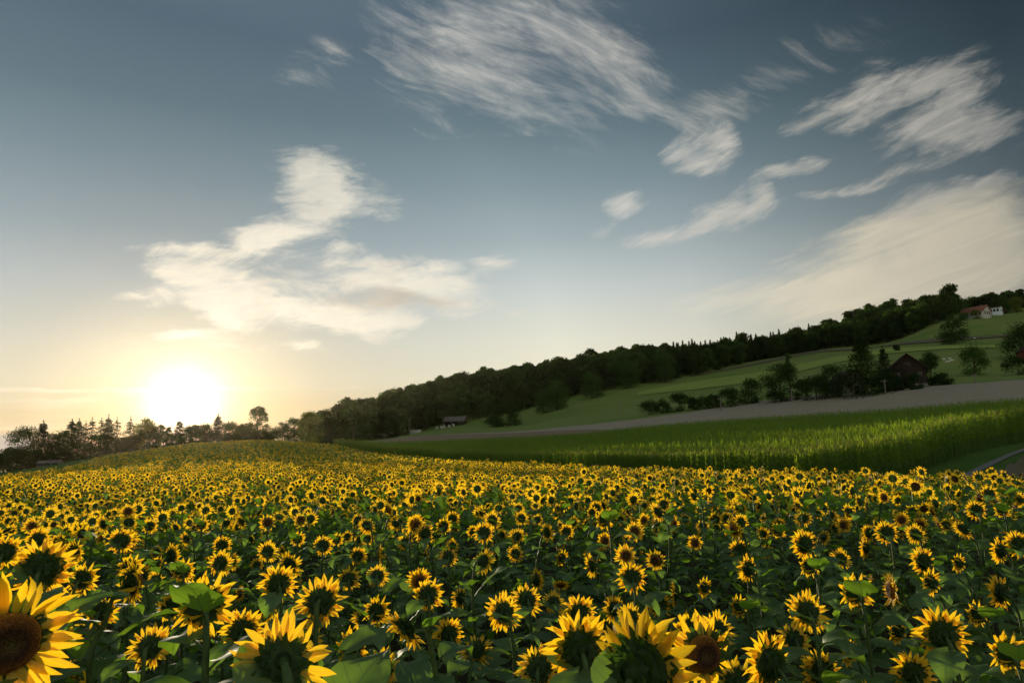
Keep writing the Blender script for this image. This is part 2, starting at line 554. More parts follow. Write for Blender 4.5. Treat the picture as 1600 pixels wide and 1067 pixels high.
# the profile heights are read off along the view axis: bring them to the slanted distance of each column
COSA = [math.cos(a) for a in AZK]
TAB = np.array([pchip([a for a, _ in NEAR + p], [b for _, b in NEAR] + [CAMZ + (b - CAMZ) * c for _, b in p], GD) for p, c in zip(PROF.values(), COSA)])
AZG = np.linspace(AZK[0], AZK[-1], 241)
TABG = np.array([pchip(AZK, TAB[:, j], AZG) for j in range(len(GD))]).T
# soften along the compass direction
kern = np.exp(-0.5 * (np.arange(-6, 7) / 2.6) ** 2)
kern /= kern.sum()
pad = np.pad(TABG, ((6, 6), (0, 0)), mode='edge')
TABG = sum(kern[i] * pad[i:i + len(AZG)] for i in range(13))


def ground(x, y):
    """terrain height at (x, y), arrays or floats"""
    x = np.asarray(x, float)
    y = np.asarray(y, float)
    d = np.hypot(x, y)
    a = np.arctan2(x, y)
    fa = np.clip((a - AZG[0]) / (AZG[1] - AZG[0]), 0, len(AZG) - 1.001)
    i = fa.astype(int)
    fa = fa - i
    dd = np.clip(d, GD[0], GD[-1] - 1e-3)
    j = np.clip(np.searchsorted(GD, dd, side='right') - 1, 0, len(GD) - 2)
    fd = (dd - GD[j]) / (GD[j + 1] - GD[j])
    z = (TABG[i, j] * (1 - fd) + TABG[i, j + 1] * fd) * (1 - fa) + (TABG[i + 1, j] * (1 - fd) + TABG[i + 1, j + 1] * fd) * fa
    back = np.clip((np.abs(a) - 0.75) / 0.8, 0, 1)      # level country behind the camera
    return z * (1 - back) + back * (-0.01 * np.minimum(d, 400))


def polar(px, d):
    a = az_of(px)
    return np.array([d * math.sin(a), d * math.cos(a)])


def pxdist(x, y):
    """photo column of a ground point (level with the horizon) and its distance"""
    a = np.arctan2(x, y)
    PX = np.linspace(-2500, 4100, 400)
    AA = np.array([az_of(p) for p in PX])
    return np.interp(a, AA, PX), np.hypot(x, y)


def soil(N):
    p = pos(N)
    f, _ = N.noise(p, 1.2, 5, 0.6)
    f2, _ = N.noise(p, 0.05, 3, 0.5)
    c = N.ramp(f, [(0.3, (0.030, 0.024, 0.014)), (0.7, (0.065, 0.052, 0.030))])
    g = N.ramp(f2, [(0.3, (0.030, 0.050, 0.010)), (0.7, (0.050, 0.075, 0.016))])
    d = N.vmath('LENGTH', p)
    c = N.mix(N.smooth(d, 150, 210), c, g)
    return principled(N, c, 0.95, 0.1, f, 0.05, 0.6)


def grass_col(N, a, b, c, sc=0.03):
    p = pos(N)
    f, _ = N.noise(N.mapping(p, rot=(0, 0, 0.35), scale=(1, 2.2, 1)), sc, 4, 0.62)
    f2, _ = N.noise(p, 0.9, 4, 0.7)
    f3, _ = N.noise(N.mapping(p, rot=(0, 0, -0.35), scale=(30, 1.6, 1), typ='TEXTURE'), 1.0, 4, 0.65)
    f = N.math('MULTIPLY_ADD', f3, 0.45, N.math('MULTIPLY', f, 0.55))
    col = N.ramp(f, [(0.32, a), (0.5, b), (0.68, c)])
    k = N.math('MULTIPLY_ADD', f2, 0.7, 0.65)
    return N.vmath('SCALE', col, None, k), f2


def meadow(N):
    c, f2 = grass_col(N, (0.105, 0.165, 0.034), (0.175, 0.220, 0.048), (0.240, 0.230, 0.075), 0.022)
    return principled(N, c, 0.95, 0.05, f2, 0.3, 0.5)


def light_meadow(N):
    c, f2 = grass_col(N, (0.22, 0.28, 0.054), (0.26, 0.31, 0.062), (0.28, 0.31, 0.08), 0.03)
    return principled(N, c, 0.95, 0.05, f2, 0.3, 0.5)


def dark_grass(N):
    c, f2 = grass_col(N, (0.050, 0.095, 0.014), (0.070, 0.120, 0.018), (0.085, 0.135, 0.026), 0.05)
    return principled(N, c, 0.95, 0.05, f2, 0.2, 0.5)


def tan_field(N):
    p = pos(N)
    f, _ = N.noise(N.mapping(p, rot=(0, 0, -0.30), scale=(20, 0.9, 1), typ='TEXTURE'), 1.0, 5, 0.7)
    f2, _ = N.noise(p, 1.5, 4, 0.7)
    c = N.ramp(N.math('MULTIPLY_ADD', f2, 0.4, N.math('MULTIPLY', f, 0.6)), [(0.3, (0.27, 0.215, 0.15)), (0.7, (0.40, 0.32, 0.225))])
    return principled(N, c, 0.95, 0.05, f2, 0.1, 0.5)


def brown_field(N):
    p = pos(N)
    f2, _ = N.noise(p, 1.5, 4, 0.7)
    c = N.ramp(f2, [(0.3, (0.20, 0.13, 0.082)), (0.7, (0.29, 0.20, 0.13))])
    return principled(N, c, 0.95, 0.05, f2, 0.1, 0.5)


def stubble(N):
    p = pos(N)
    w, _ = N.noise(N.mapping(p, rot=(0, 0, -0.5), scale=(5, 0.4, 1)), 1.0, 4, 0.7)
    f2, _ = N.noise(p, 6, 4, 0.7)
    c = N.ramp(N.math('MULTIPLY_ADD', f2, 0.5, N.math('MULTIPLY', w, 0.5)), [(0.35, (0.09, 0.070, 0.042)), (0.65, (0.21, 0.165, 0.10))])
    return principled(N, c, 0.95, 0.05, f2, 0.1, 0.6)


def gravel(N):
    p = pos(N)
    f2, _ = N.noise(p, 8, 4, 0.7)
    c = N.ramp(f2, [(0.3, (0.12, 0.112, 0.095)), (0.7, (0.23, 0.215, 0.185))])
    return principled(N, c, 0.9, 0.1, f2, 0.02, 0.5)


M = {}
for nm, fn in (('soil', soil), ('meadow', meadow), ('light_meadow', light_meadow), ('dark_grass', dark_grass), ('tan_field', tan_field),
               ('brown_field', brown_field), ('stubble', stubble), ('gravel', gravel)):
    M[nm] = material(nm, fn)

# one ground sheet, polar grid: fine in front of the camera, coarse behind, out to 6 km
GR = np.concatenate([np.linspace(0.3, 60, 110), np.linspace(61.5, 720, 330), [800, 1000, 1500, 2500, 4000, 8000]])
GA = np.concatenate([np.linspace(-math.pi, -0.86, 40)[:-1], np.linspace(-0.86, 0.86, 300), np.linspace(0.86, math.pi, 40)[1:]])
RR, AA = np.meshgrid(GR, GA)
X, Y = RR * np.sin(AA), RR * np.cos(AA)
Z = ground(X, Y)
Z = np.where(RR > 1500, Z - (RR - 1500) * 0.02, Z)
V = np.stack([X, Y, Z], -1).reshape(-1, 3)
na, nr = len(GA), len(GR)
I = (np.arange(na - 1)[:, None] * nr + np.arange(nr - 1)[None, :]).ravel()
F = np.stack([I, I + 1, I + nr + 1, I + nr], 1)[:, ::-1]
V = np.vstack([V, [[0, 0, 0]]])
tri = np.array([[i * nr, (i + 1) * nr, len(V) - 1] for i in range(na - 1)])[:, ::-1]
ctr = (GA[:-1] + GA[1:]) / 2
rc = np.repeat(0.5 * (GR[:-1] + GR[1:])[None, :], na - 1, 0).ravel()
ac = np.repeat(ctr[:, None], nr - 1, 1).ravel()
pxc, _ = pxdist(np.sin(ac), np.cos(ac))


def curve(pts):
    xs = [p for p, _ in pts]
    ys = [d for _, d in pts]
    return lambda q: np.interp(q, xs, ys)


SUN_EDGE = curve([(-400, 78), (0, 88), (60, 105), (110, 130), (160, 190), (300, 232), (400, 222), (470, 205), (515, 188), (600, 137), (700, 101), (900, 67), (1100, 51), (1300, 42.5), (1490, 36.5), (1600, 34), (1900, 30)])
CORN_NEAR = curve([(519, 192), (525, 186), (600, 143), (700, 107), (900, 72), (1100, 56), (1250, 49), (1400, 51), (1500, 62), (1600, 75), (1750, 96)])
CORN_FAR = curve([(519, 191), (560, 186), (600, 180), (700, 166), (800, 161), (900, 158), (1000, 156), (1200, 149), (1400, 142), (1600, 132), (1900, 120)])
FIELD_NEAR = curve([(515, 196), (600, 189), (700, 176), (800, 171), (1000, 163), (1200, 154), (1600, 136), (1900, 124)])
FIELD_FAR = curve([(515, 222), (600, 232), (700, 228), (860, 222), (1000, 214), (1200, 208), (1400, 200), (1600, 193), (1900, 185)])
WOOD = curve([(440, 290), (500, 292), (600, 318), (700, 350), (800, 378), (900, 396), (1000, 410), (1060, 425), (1100, 440), (1200, 515), (1300, 538), (1400, 515), (1440, 505), (1500, 520), (1540, 620), (1700, 640)])
mi = np.where(rc > SUN_EDGE(pxc) + 1.0, 1, 0)
mi = np.where((pxc > 480) & (rc > FIELD_FAR(pxc)), 2, mi)
mi = np.concatenate([np.full(len(tri), 0), mi])
me = np_mesh('ground', V, [tri, F], [M['soil'], M['dark_grass'], M['meadow']], mi, True)
tag(mesh_obj('ground', me), kind='structure')


def sheet(name, near, far, x0, x1, mat, nx=160, ny=14, lift=0.12):
    """strip of land draped on the ground between two distance curves"""
    PX = np.linspace(x0, x1, nx)
    az = np.array([az_of(p) for p in PX])
    n, f = near(PX), far(PX)
    if nx > 100 and len(name) > 9 and 'road' not in name:
        rj = np.random.default_rng(len(name))
        j1 = np.convolve(rj.normal(0, 1, nx + 4), np.ones(5) / 5, 'valid')
        n = n + j1 * .9
        f = f + np.convolve(rj.normal(0, 1, nx + 4), np.ones(5) / 5, 'valid') * 1.6
    T = np.linspace(0, 1, ny)
    D = n[:, None] * (1 - T) + f[:, None] * T
    X, Y = D * np.sin(az)[:, None], D * np.cos(az)[:, None]
    Z = ground(X, Y) + lift
    V = np.stack([X, Y, Z], -1).reshape(-1, 3)
    I = (np.arange(nx - 1)[:, None] * ny + np.arange(ny - 1)[None, :]).ravel()
    F = np.stack([I, I + 1, I + ny + 1, I + ny], 1)[:, ::-1]
    o = mesh_obj(name, np_mesh(name, V, F, [mat], None, True))
    return tag(o, kind='structure')


sheet('harvested_field', curve([(690, 226), (860, 196), (1000, 166), (1100, 158), (1200, 154), (1600, 134), (1900, 124)]), FIELD_FAR, 690, 1800, M['tan_field'], lift=0.16)
sheet('bare_field', FIELD_NEAR, FIELD_FAR, 505, 1040, M['brown_field'], lift=0.13)
sheet('mown_meadow', curve([(1000, 345), (1100, 352), (1230, 372), (1340, 355), (1500, 352), (1640, 362)]), curve([(1000, 365), (1100, 410), (1230, 440), (1340, 398), (1500, 392), (1640, 366)]), 1000, 1580, M['light_meadow'], lift=0.3)
sheet('hill_path', curve([(1080, 436), (1200, 478), (1300, 492), (1400, 430), (1600, 425)]), curve([(1080, 439), (1200, 492), (1300, 520), (1400, 450), (1600, 432)]), 1085, 1600, M['stubble'], lift=0.4)
sheet('stubble_field', curve([(1530, 38), (1560, 38), (1700, 36)]), curve([(1530, 42), (1560, 50), (1600, 60), (1700, 90)]), 1535, 1780, M['stubble'], lift=0.03)
sheet('gravel_road', curve([(1440, 40), (1490, 46), (1550, 54), (1600, 63.0), (1700, 92)]), curve([(1440, 41), (1490, 48.5), (1550, 57.0), (1600, 66), (1700, 96)]), 1440, 1780, M['gravel'], lift=0.05)
sheet('farm_drive', curve([(1385, 190), (1396, 193), (1404, 212), (1414, 226)]), curve([(1385, 191), (1400, 212), (1408, 228), (1414, 229)]), 1388, 1414, M['gravel'], lift=0.22)

# ------------------------------------------------------------------ plant materials
def petal_mat(N):
    r = objrand(N)
    p = pos(N)
    f0, _ = N.noise(p, 9.0, 3, 0.6)
    oc = N.node('ShaderNodeTexCoord').outputs['Object']
    sp = N.node('ShaderNodeSeparateXYZ')
    N.l.new(oc, sp.inputs[0])
    ang = N.math('ARCTAN2', sp.outputs[1], sp.outputs[0])
    cb = N.node('ShaderNodeCombineXYZ')
    N.l.new(N.math('MULTIPLY', ang, 38.0), cb.inputs[0])
    N.l.new(N.math('MULTIPLY', N.vmath('LENGTH', oc), 16.0), cb.inputs[1])
    st, _ = N.noise(cb.outputs[0], 1.0, 3, 0.7, dim='2D')
    f = N.math('MULTIPLY_ADD', st, 0.65, N.math('MULTIPLY', f0, 0.35))
    c = N.ramp(f, [(0.3, (0.78, 0.42, 0.006)), (0.7, (0.93, 0.62, 0.016))])
    c = N.mix(N.math('MULTIPLY', r, 0.35), c, (0.94, 0.68, 0.04))
    t = N.ramp(f, [(0.32, (0.90, 0.46, 0.004)), (0.5, (0.98, 0.60, 0.010)), (0.68, (1.0, 0.72, 0.018))])
    return leafy(N, c, t, 0.62, 0.03, 0.5)


def leaf_mat(N):
    r = objrand(N)
    p = pos(N)
    f, _ = N.noise(p, 6.0, 3, 0.6)
    c = N.ramp(f, [(0.3, (0.044, 0.105, 0.022)), (0.7, (0.078, 0.150, 0.032))])
    c = N.mix(N.math('MULTIPLY', r, 0.4), c, (0.075, 0.145, 0.040))
    t = N.ramp(f, [(0.3, (0.20, 0.40, 0.016)), (0.7, (0.34, 0.56, 0.035))])
    oc = N.node('ShaderNodeTexCoord').outputs['Object']
    sp = N.node('ShaderNodeSeparateXYZ')
    N.l.new(oc, sp.inputs[0])
    ay = N.math('ABSOLUTE', sp.outputs[1])
    rib = N.smooth(ay, 0.0012, 0.0045, 1.0, 0.0)
    sv = N.math('SINE', N.math('MULTIPLY', N.math('SUBTRACT', sp.outputs[0], N.math('MULTIPLY', ay, 0.85)), 190.0))
    vein = N.math('MAXIMUM', rib, N.smooth(sv, 0.86, 1.0, 0.0, 0.75))
    c = N.mix(N.math('MULTIPLY', vein, 0.55), c, (0.16, 0.23, 0.08))
    t = N.mix(N.math('MULTIPLY', vein, 0.6), t, (0.07, 0.14, 0.01))
    sc_, _ = N.noise(oc, 22.0, 4, 0.7)
    c = N.mix(N.smooth(sc_, 0.66, 0.74), c, (0.16, 0.11, 0.04))
    return leafy(N, c, t, 0.44, 0.055, 0.5)


def disc_mat(N):
    tcn = N.node('ShaderNodeTexCoord').outputs['Object']
    f, _ = N.noise(tcn, 160.0, 2, 0.6)
    d = N.vmath('LENGTH', tcn)
    c = N.ramp(N.math('MULTIPLY', d, 15.0), [(0.0, (0.060, 0.050, 0.012)), (0.30, (0.040, 0.024, 0.008)), (0.5, (0.022, 0.010, 0.005)), (0.72, (0.10, 0.038, 0.006)), (0.86, (0.26, 0.12, 0.010)), (1.0, (0.10, 0.05, 0.010))])
    vo = N.node('ShaderNodeTexVoronoi')
    N.put(vo.inputs['Vector'], tcn)
    vo.inputs['Scale'].default_value = 230.0
    f = N.math('MULTIPLY_ADD', vo.outputs['Distance'], 0.9, N.math('MULTIPLY', f, 0.4))
    c = N.vmath('SCALE', c, None, N.math('MULTIPLY_ADD', f, 2.0, 0.05))
    return principled(N, c, 0.9, 0.15, f, 0.003, 0.9)


def far_disc_mat(N):
    f, _ = N.noise(pos(N), 30.0, 2, 0.6)
    return principled(N, N.ramp(f, [(0.3, (0.020, 0.014, 0.005)), (0.7, (0.075, 0.035, 0.008))]), 0.9, 0.1)


def calyx_mat(N):
    f, _ = N.noise(pos(N), 40.0, 3, 0.6)
    c = N.ramp(f, [(0.3, (0.012, 0.030, 0.005)), (0.7, (0.032, 0.068, 0.010))])
    return leafy(N, c, (0.10, 0.22, 0.015), 0.25, 0.02, 0.6)


def stem_mat(N):
    f, _ = N.noise(pos(N), 25.0, 3, 0.6)
    return principled(N, N.ramp(f, [(0.3, (0.030, 0.060, 0.012)), (0.7, (0.07, 0.11, 0.025))]), 0.6, 0.25, f, 0.003, 0.5)


def corn_mat(N):
    p = pos(N)
    f, _ = N.noise(p, 1.6, 3, 0.6)
    f2, _ = N.noise(p, 0.07, 3, 0.55)
    c = N.ramp(f, [(0.3, (0.026, 0.072, 0.008)), (0.7, (0.075, 0.135, 0.014))])
    t = N.ramp(f2, [(0.3, (0.38, 0.60, 0.015)), (0.7, (0.52, 0.68, 0.022))])
    return leafy(N, c, t, 0.34, 0.03, 0.5)


def tassel_mat(N):
    return leafy(N, (0.22, 0.19, 0.06), (0.4, 0.34, 0.10), 0.4, 0)


def crown_mat(a, b, tr, k=0.3):
    def fn(N):
        p = pos(N)
        f, _ = N.noise(p, 0.35, 4, 0.65)
        r = objrand(N)
        c = N.ramp(f, [(0.3, a), (0.7, b)])
        c = N.vmath('SCALE', c, None, N.math('MULTIPLY_ADD', r, 0.35, 0.82))
        return leafy(N, c, tr, k, 0.0)
    return fn


def bark_mat(N):
    f, _ = N.noise(N.mapping(pos(N), scale=(6, 6, 1.2)), 1.0, 4, 0.6)
    return principled(N, N.ramp(f, [(0.3, (0.035, 0.025, 0.017)), (0.7, (0.10, 0.075, 0.052))]), 0.9, 0.1, f, 0.03, 0.6)


for nm, fn in (('petal', petal_mat), ('leaf', leaf_mat), ('disc', disc_mat), ('far_disc', far_disc_mat), ('calyx', calyx_mat), ('stem', stem_mat), ('corn', corn_mat),
               ('tassel', tassel_mat), ('bark', bark_mat),
               ('crown_dark', crown_mat((0.016, 0.036, 0.010), (0.034, 0.062, 0.016), (0.09, 0.15, 0.02), 0.22)),
               ('crown_green', crown_mat((0.030, 0.066, 0.018), (0.052, 0.100, 0.026), (0.14, 0.24, 0.03), 0.30)),
               ('crown_spruce', crown_mat((0.012, 0.026, 0.012), (0.026, 0.044, 0.018), (0.07, 0.10, 0.02), 0.15)),
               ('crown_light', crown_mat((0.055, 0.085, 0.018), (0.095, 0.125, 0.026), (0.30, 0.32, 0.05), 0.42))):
    M[nm] = material(nm, fn)


# ------------------------------------------------------------------ sunflower pieces
def basis(n):
    n = np.asarray(n, float)
    n = n / np.linalg.norm(n)
    up = np.array([0, 0, 1.0]) if abs(n[2]) < .95 else np.array([1.0, 0, 0])
    a = np.cross(up, n)
    a /= np.linalg.norm(a)
    return np.stack([a, np.cross(n, a), n], 1)      # columns x, y, z(normal)


def petals_mesh(rg, n=32, r0=0.048, L=0.085, W_=0.030, rows=5, droop=0.0):
    mb = MB()
    for i in range(n):
        layer = i % 2
        if rg.random() < .07:
            continue
        a = 2 * math.pi * (i + rg.uniform(-.28, .28)) / n
        ln = L * rg.uniform(.84, 1.25)
        wd = W_ * rg.uniform(.75, 1.15)
        lift = rg.uniform(-.25, .5) + 0.22 * layer - droop
        curl = rg.normal(0, .75) - droop
        tw = rg.uniform(-.6, .6)
        side = rg.uniform(-.7, .7)
        V = []
        for j in range(rows):
            t = j / (rows - 1)
            w = wd * (math.sin(math.pi * min(1, t * .93 + .07)) ** .62) * (1 - .18 * t) * .5
            if j == rows - 1:
                w = wd * 0.03
            ph = lift + curl * t
            r = r0 + ln * t * math.cos(ph * .6)
            z = -0.004 - 0.006 * layer + ln * (lift * .5 * t + curl * .32 * t * t)
            for k in (-1, 0, 1):
                s_ = k * w
                fold = -abs(k) * w * .35 + abs(1 - abs(k)) * 0
                V.append((r - .0, s_ * math.cos(tw * t) + side * ln * t * t * .5, z + fold + s_ * math.sin(tw * t)))
        V = np.array(V)
        ca, sa = math.cos(a), math.sin(a)
        V = np.stack([V[:, 0] * ca - V[:, 1] * sa, V[:, 0] * sa + V[:, 1] * ca, V[:, 2]], 1)
        F = [(j * 3 + k, (j + 1) * 3 + k, (j + 1) * 3 + k + 1, j * 3 + k + 1) for j in range(rows - 1) for k in range(2)]
        mb.add(V, F)
    return mb.mesh('petals', [M['petal']], True)


def disc_mesh(rg, r=0.055):
    mb = MB()
    rings, k = 6, 24
    V = [(0, 0, 0.004)]
    for i in range(1, rings + 1):
        t = i / rings
        z = 0.004 + 0.016 * math.sin(math.pi * min(1, t * .95)) ** .8 if t < 1 else -0.004
        for q in range(k):
            a = 2 * math.pi * q / k
            rr = r * t * (1 + rg.uniform(-.015, .015))
            V.append((rr * math.cos(a), rr * math.sin(a), z + rg.uniform(-.0012, .0012)))
    F4 = [(1 + i * k + q, 1 + (i + 1) * k + q, 1 + (i + 1) * k + (q + 1) % k, 1 + i * k + (q + 1) % k) for i in range(rings - 1) for q in range(k)]
    mb.add(V, F4)
    mb.add(V[:1] + V[1:k + 1], [(0, 1 + q, 1 + (q + 1) % k) for q in range(k)])
    return mb.mesh('disc', [M['disc']], True)


def calyx_mesh(rg, r=0.057):
    """green back of the head with pointed bracts"""
    mb = MB()
    k = 18
    prof = [(1.0, -0.003), (.97, -.013), (.82, -.024), (.55, -.034), (.30, -.044), (.16, -.055)]
    V = []
    for (t, z) in prof:
        for q in range(k):
            a = 2 * math.pi * q / k
            V.append((r * t * math.cos(a), r * t * math.sin(a), z + rg.uniform(-.002, .002)))
    F = [(i * k + q, (i + 1) * k + q, (i + 1) * k + (q + 1) % k, i * k + (q + 1) % k) for i in range(len(prof) - 1) for q in range(k)]
    mb.add(V, F)
    mb.add(np.array(V[-k:] + [(0, 0, -.058)]), [(q, (q + 1) % k, k) for q in range(k)])
    for lay in range(4):
        nb = 17 - 2 * lay
        for i in range(nb):
            a = 2 * math.pi * (i + rg.uniform(-.3, .3) + .5 * lay) / nb
            ln = rg.uniform(.022, .042) * (1 - .10 * lay)
            w = rg.uniform(.010, .016)
            r0 = r * (.94 - .19 * lay)
            z0 = -.006 - .010 * lay
            bend = rg.uniform(-1.2, .5)
            P = []
            for t, ww in ((0, 1), (.4, .85), (.75, .4), (1, .03)):
                for s_ in (-1, 1):
                    P.append((r0 + ln * t, s_ * w * ww, z0 - .006 * lay + bend * ln * t * t * .8 + rg.uniform(-.001, .001)))
            P = np.array(P)
            ca, sa = math.cos(a), math.sin(a)
            P = np.stack([P[:, 0] * ca - P[:, 1] * sa, P[:, 0] * sa + P[:, 1] * ca, P[:, 2]], 1)
            mb.add(P, [(0, 1, 3, 2), (2, 3, 5, 4), (4, 5, 7, 6)])
    return mb.mesh('flower_head', [M['calyx']], True)


def leaf_mesh(rg, L=0.2, petiole=0.1):
    """leaf reaching along +X from the stem: stalk (material 1) and a heart-shaped wavy blade"""
    mb = MB()
    up = rg.uniform(.35, .8)
    P = []
    for t in np.linspace(0, 1, 5):
        P.append((petiole * t * math.cos(up * (1 - .4 * t)), 0, petiole * t * math.sin(up * (1 - .4 * t))))
    mb.tube(P, np.linspace(.0045, .003, 5), 4, 1)
    p0 = np.array(P[-1])
    rows, cols = 9, 7
    droop = rg.uniform(.5, 1.7)
    start = rg.uniform(0.1, .5)
    fold = rg.uniform(.15, .55)
    ph = rg.uniform(0, 6, 3)
    wd = L * rg.uniform(.62, .8)
    mid = [p0]
    ang = start
    for j in range(1, rows):
        ang = start - droop * (j / (rows - 1)) ** 1.2
        mid.append(mid[-1] + np.array([math.cos(ang), 0, math.sin(ang)]) * L / (rows - 1))
    V = []
    prof = [.10, .62, .92, 1.0, .93, .76, .52, .26, .01]
    for j in range(rows):
        t = j / (rows - 1)
        nrm = np.array([-math.sin(start - droop * t), 0, math.cos(start - droop * t)])
        for c in range(cols):
            s_ = (c / (cols - 1)) * 2 - 1
            w = wd * .5 * prof[j]
            back = -L * .13 * abs(s_) ** 1.5 * (1 - t) ** 3      # heart-shaped base
            wave = .035 * L / .2 * (math.sin(ph[0] + t * 9 + s_ * 2) * .22 + math.sin(ph[1] + t * 17 + 3 * s_) * .10) * abs(s_)
            q = mid[j] + np.array([back, s_ * w * math.cos(fold * .7), 0]) + nrm * (abs(s_) * w * fold * .6 * (1 - 1.1 * abs(s_) * .5) + wave)
            V.append(q)
    F = [(j * cols + c, (j + 1) * cols + c, (j + 1) * cols + c + 1, j * cols + c + 1) for j in range(rows - 1) for c in range(cols - 1)]
    mb.add(V, F, 0)
    return mb.mesh('leaf', [M['leaf'], M['stem']], True)


rg = np.random.default_rng(3)
PETALS = [petals_mesh(rg, n, L=l, W_=w, droop=dr) for n, l, w, dr in ((44, .074, .022, 0), (40, .080, .024, .15), (48, .070, .021, -.1), (42, .076, .023, .3), (46, .072, .022, .1), (38, .082, .025, 0), (44, .068, .022, .45), (40, .060, .020, .8), (34, .040, .017, -.5))]
DISCS = [disc_mesh(rg), disc_mesh(rg)]
CALYX = [calyx_mesh(rg) for _ in range(4)]
LEAVES = [leaf_mesh(rg, l, p) for l, p in ((.20, .12), (.22, .11), (.18, .13), (.24, .14), (.19, .10), (.16, .09), (.21, .13), (.23, .12))]
SMALL = [leaf_mesh(rg, l, p) for l, p in ((.14, .05), (.17, .06), (.13, .05), (.19, .07))]


def plant_proto(rg, H, tilt, neck=0.10, lean=0.05, big=1.0, pet=None):
    """one sunflower plan, head facing +Y: list of (name, mesh, matrix, parent index)"""
    n = np.array([0, math.cos(tilt), math.sin(tilt)])
    back = -n
    pre = np.array([rg.uniform(-lean, lean), -neck, H - 0.02 + max(0, -math.sin(tilt)) * .05])
    hd = np.array([pre[0], 0.02, H + math.sin(tilt) * .02])
    P = [np.array([0, -neck - .02, 0.0]) + np.array([0, 0, 0])]
    k1 = np.array([rg.uniform(-lean, lean) * .6, -neck + rg.uniform(-lean, lean), H * .45])
    att = hd + back * .045
    nod = max(0, -math.sin(tilt))
    ctrl = [np.array([0, -neck - .05, 0.]), k1, np.array([pre[0] * .9, -neck - .05, H * .80]), hd + back * (.115 + .03 * nod) + np.array([0, 0, -.15 + .12 * nod]), hd + back * .085 + np.array([0, 0, -.045 + .045 * nod]), hd + back * .035]
    C = np.array(ctrl)
    # Catmull-Rom
    E = np.vstack([2 * C[0] - C[1], C, 2 * C[-1] - C[-2]])
    S = []
    for i in range(1, len(E) - 2):
        m_ = 7 if i <= 2 else 8
        for t in np.linspace(0, 1, m_, endpoint=False):
            S.append(.5 * ((2 * E[i]) + (-E[i - 1] + E[i + 1]) * t + (2 * E[i - 1] - 5 * E[i] + 4 * E[i + 1] - E[i + 2]) * t * t + (-E[i - 1] + 3 * E[i] - 3 * E[i + 1] + E[i + 2]) * t**3))
    S.append(C[-1])
    S = np.array(S)
    mb = MB()
    mb.tube(S, np.interp(np.linspace(0, 1, len(S)), [0, .7, .95, 1], [.013, .010, .0075, .011]), 8)
    parts = [('stem', mb.mesh('stem', [M['stem']], True), np.eye(4), -1)]
    B = basis(n)
    Mh = np.eye(4)
    Mh[:3, :3] = B * big
    Mh[:3, 3] = hd
    parts.append(('flower_head', CALYX[rg.integers(len(CALYX))], Mh, -1))
    hi = 1
    parts.append(('petals', PETALS[rg.integers(len(PETALS) - 1) if pet is None else pet], np.eye(4), hi))
    parts.append(('disc', DISCS[rg.integers(2)], np.eye(4), hi))
    nl = 18
    for i in range(nl):
        t = i / (nl - 1)
        h = H * (.32 + .65 * t)
        j = np.argmin(np.abs(S[:, 2] - h) + (np.arange(len(S)) > len(S) - 8) * 9)
        a = i * 2.39996 + rg.uniform(-.4, .4) + 1
        small = i >= nl - 4
        me = (SMALL if small else LEAVES)[rg.integers(4 if small else len(LEAVES))]
        s = rg.uniform(.85, 1.2) * (1.25 if i < 9 else 1.05)
        pit = rg.uniform(-.2, .55) - (.25 if i < 5 else 0)
        R = np.array(Matrix.Rotation(a, 4, 'Z') @ Matrix.Rotation(-pit, 4, 'Y') @ Matrix.Rotation(rg.uniform(-.3, .3), 4, 'X'))
        R[:3, :3] *= s
        R[:3, 3] = S[j]
        parts.append(('leaf', me, R, -1))
    return dict(parts=parts, H=H, head=hd)


rg = np.random.default_rng(11)
PROTO = {}
for key, tl in (('nod', -.75), ('droop', -.42), ('low', -.2), ('level', 0.02), ('up', .28)):
    PROTO[key] = [plant_proto(rg, 1.68, tl + rg.uniform(-.12, .12), rg.uniform(.05, .10), big=(1.0, .86, 1.08, .94)[q]) for q in range(4)]


def place_sunflower(head, yaw, key, s, var, label, group):
    """head: world position of the flower head; yaw: compass direction it faces (clockwise from +Y)"""
    pr = PROTO[key][var % len(PROTO[key])]
    rz = -yaw
    hx, hy, hz = pr['head'] * s
    ox = head[0] - (hx * math.cos(rz) - hy * math.sin(rz))
    oy = head[1] - (hx * math.sin(rz) + hy * math.cos(rz))
    g = float(ground(ox, oy))
    root = empty('sunflower', (ox, oy, head[2] - hz), rz, s)
    tag(root, label, 'sunflower', group)
    objs = []
    for name, me, mat, par in pr['parts']:
        o = bpy.data.objects.new(name, me)
        COL.objects.link(o)
        o.parent = root if par < 0 else objs[par]
        o.matrix_basis = Matrix(mat.tolist())
        objs.append(o)
    return root


FIELD_LABEL = 'yellow sunflower on its own green leafy stem among the crowded nearer plants of the field'
FIELD_GROUP = 'sunflowers standing in the near part of the field'
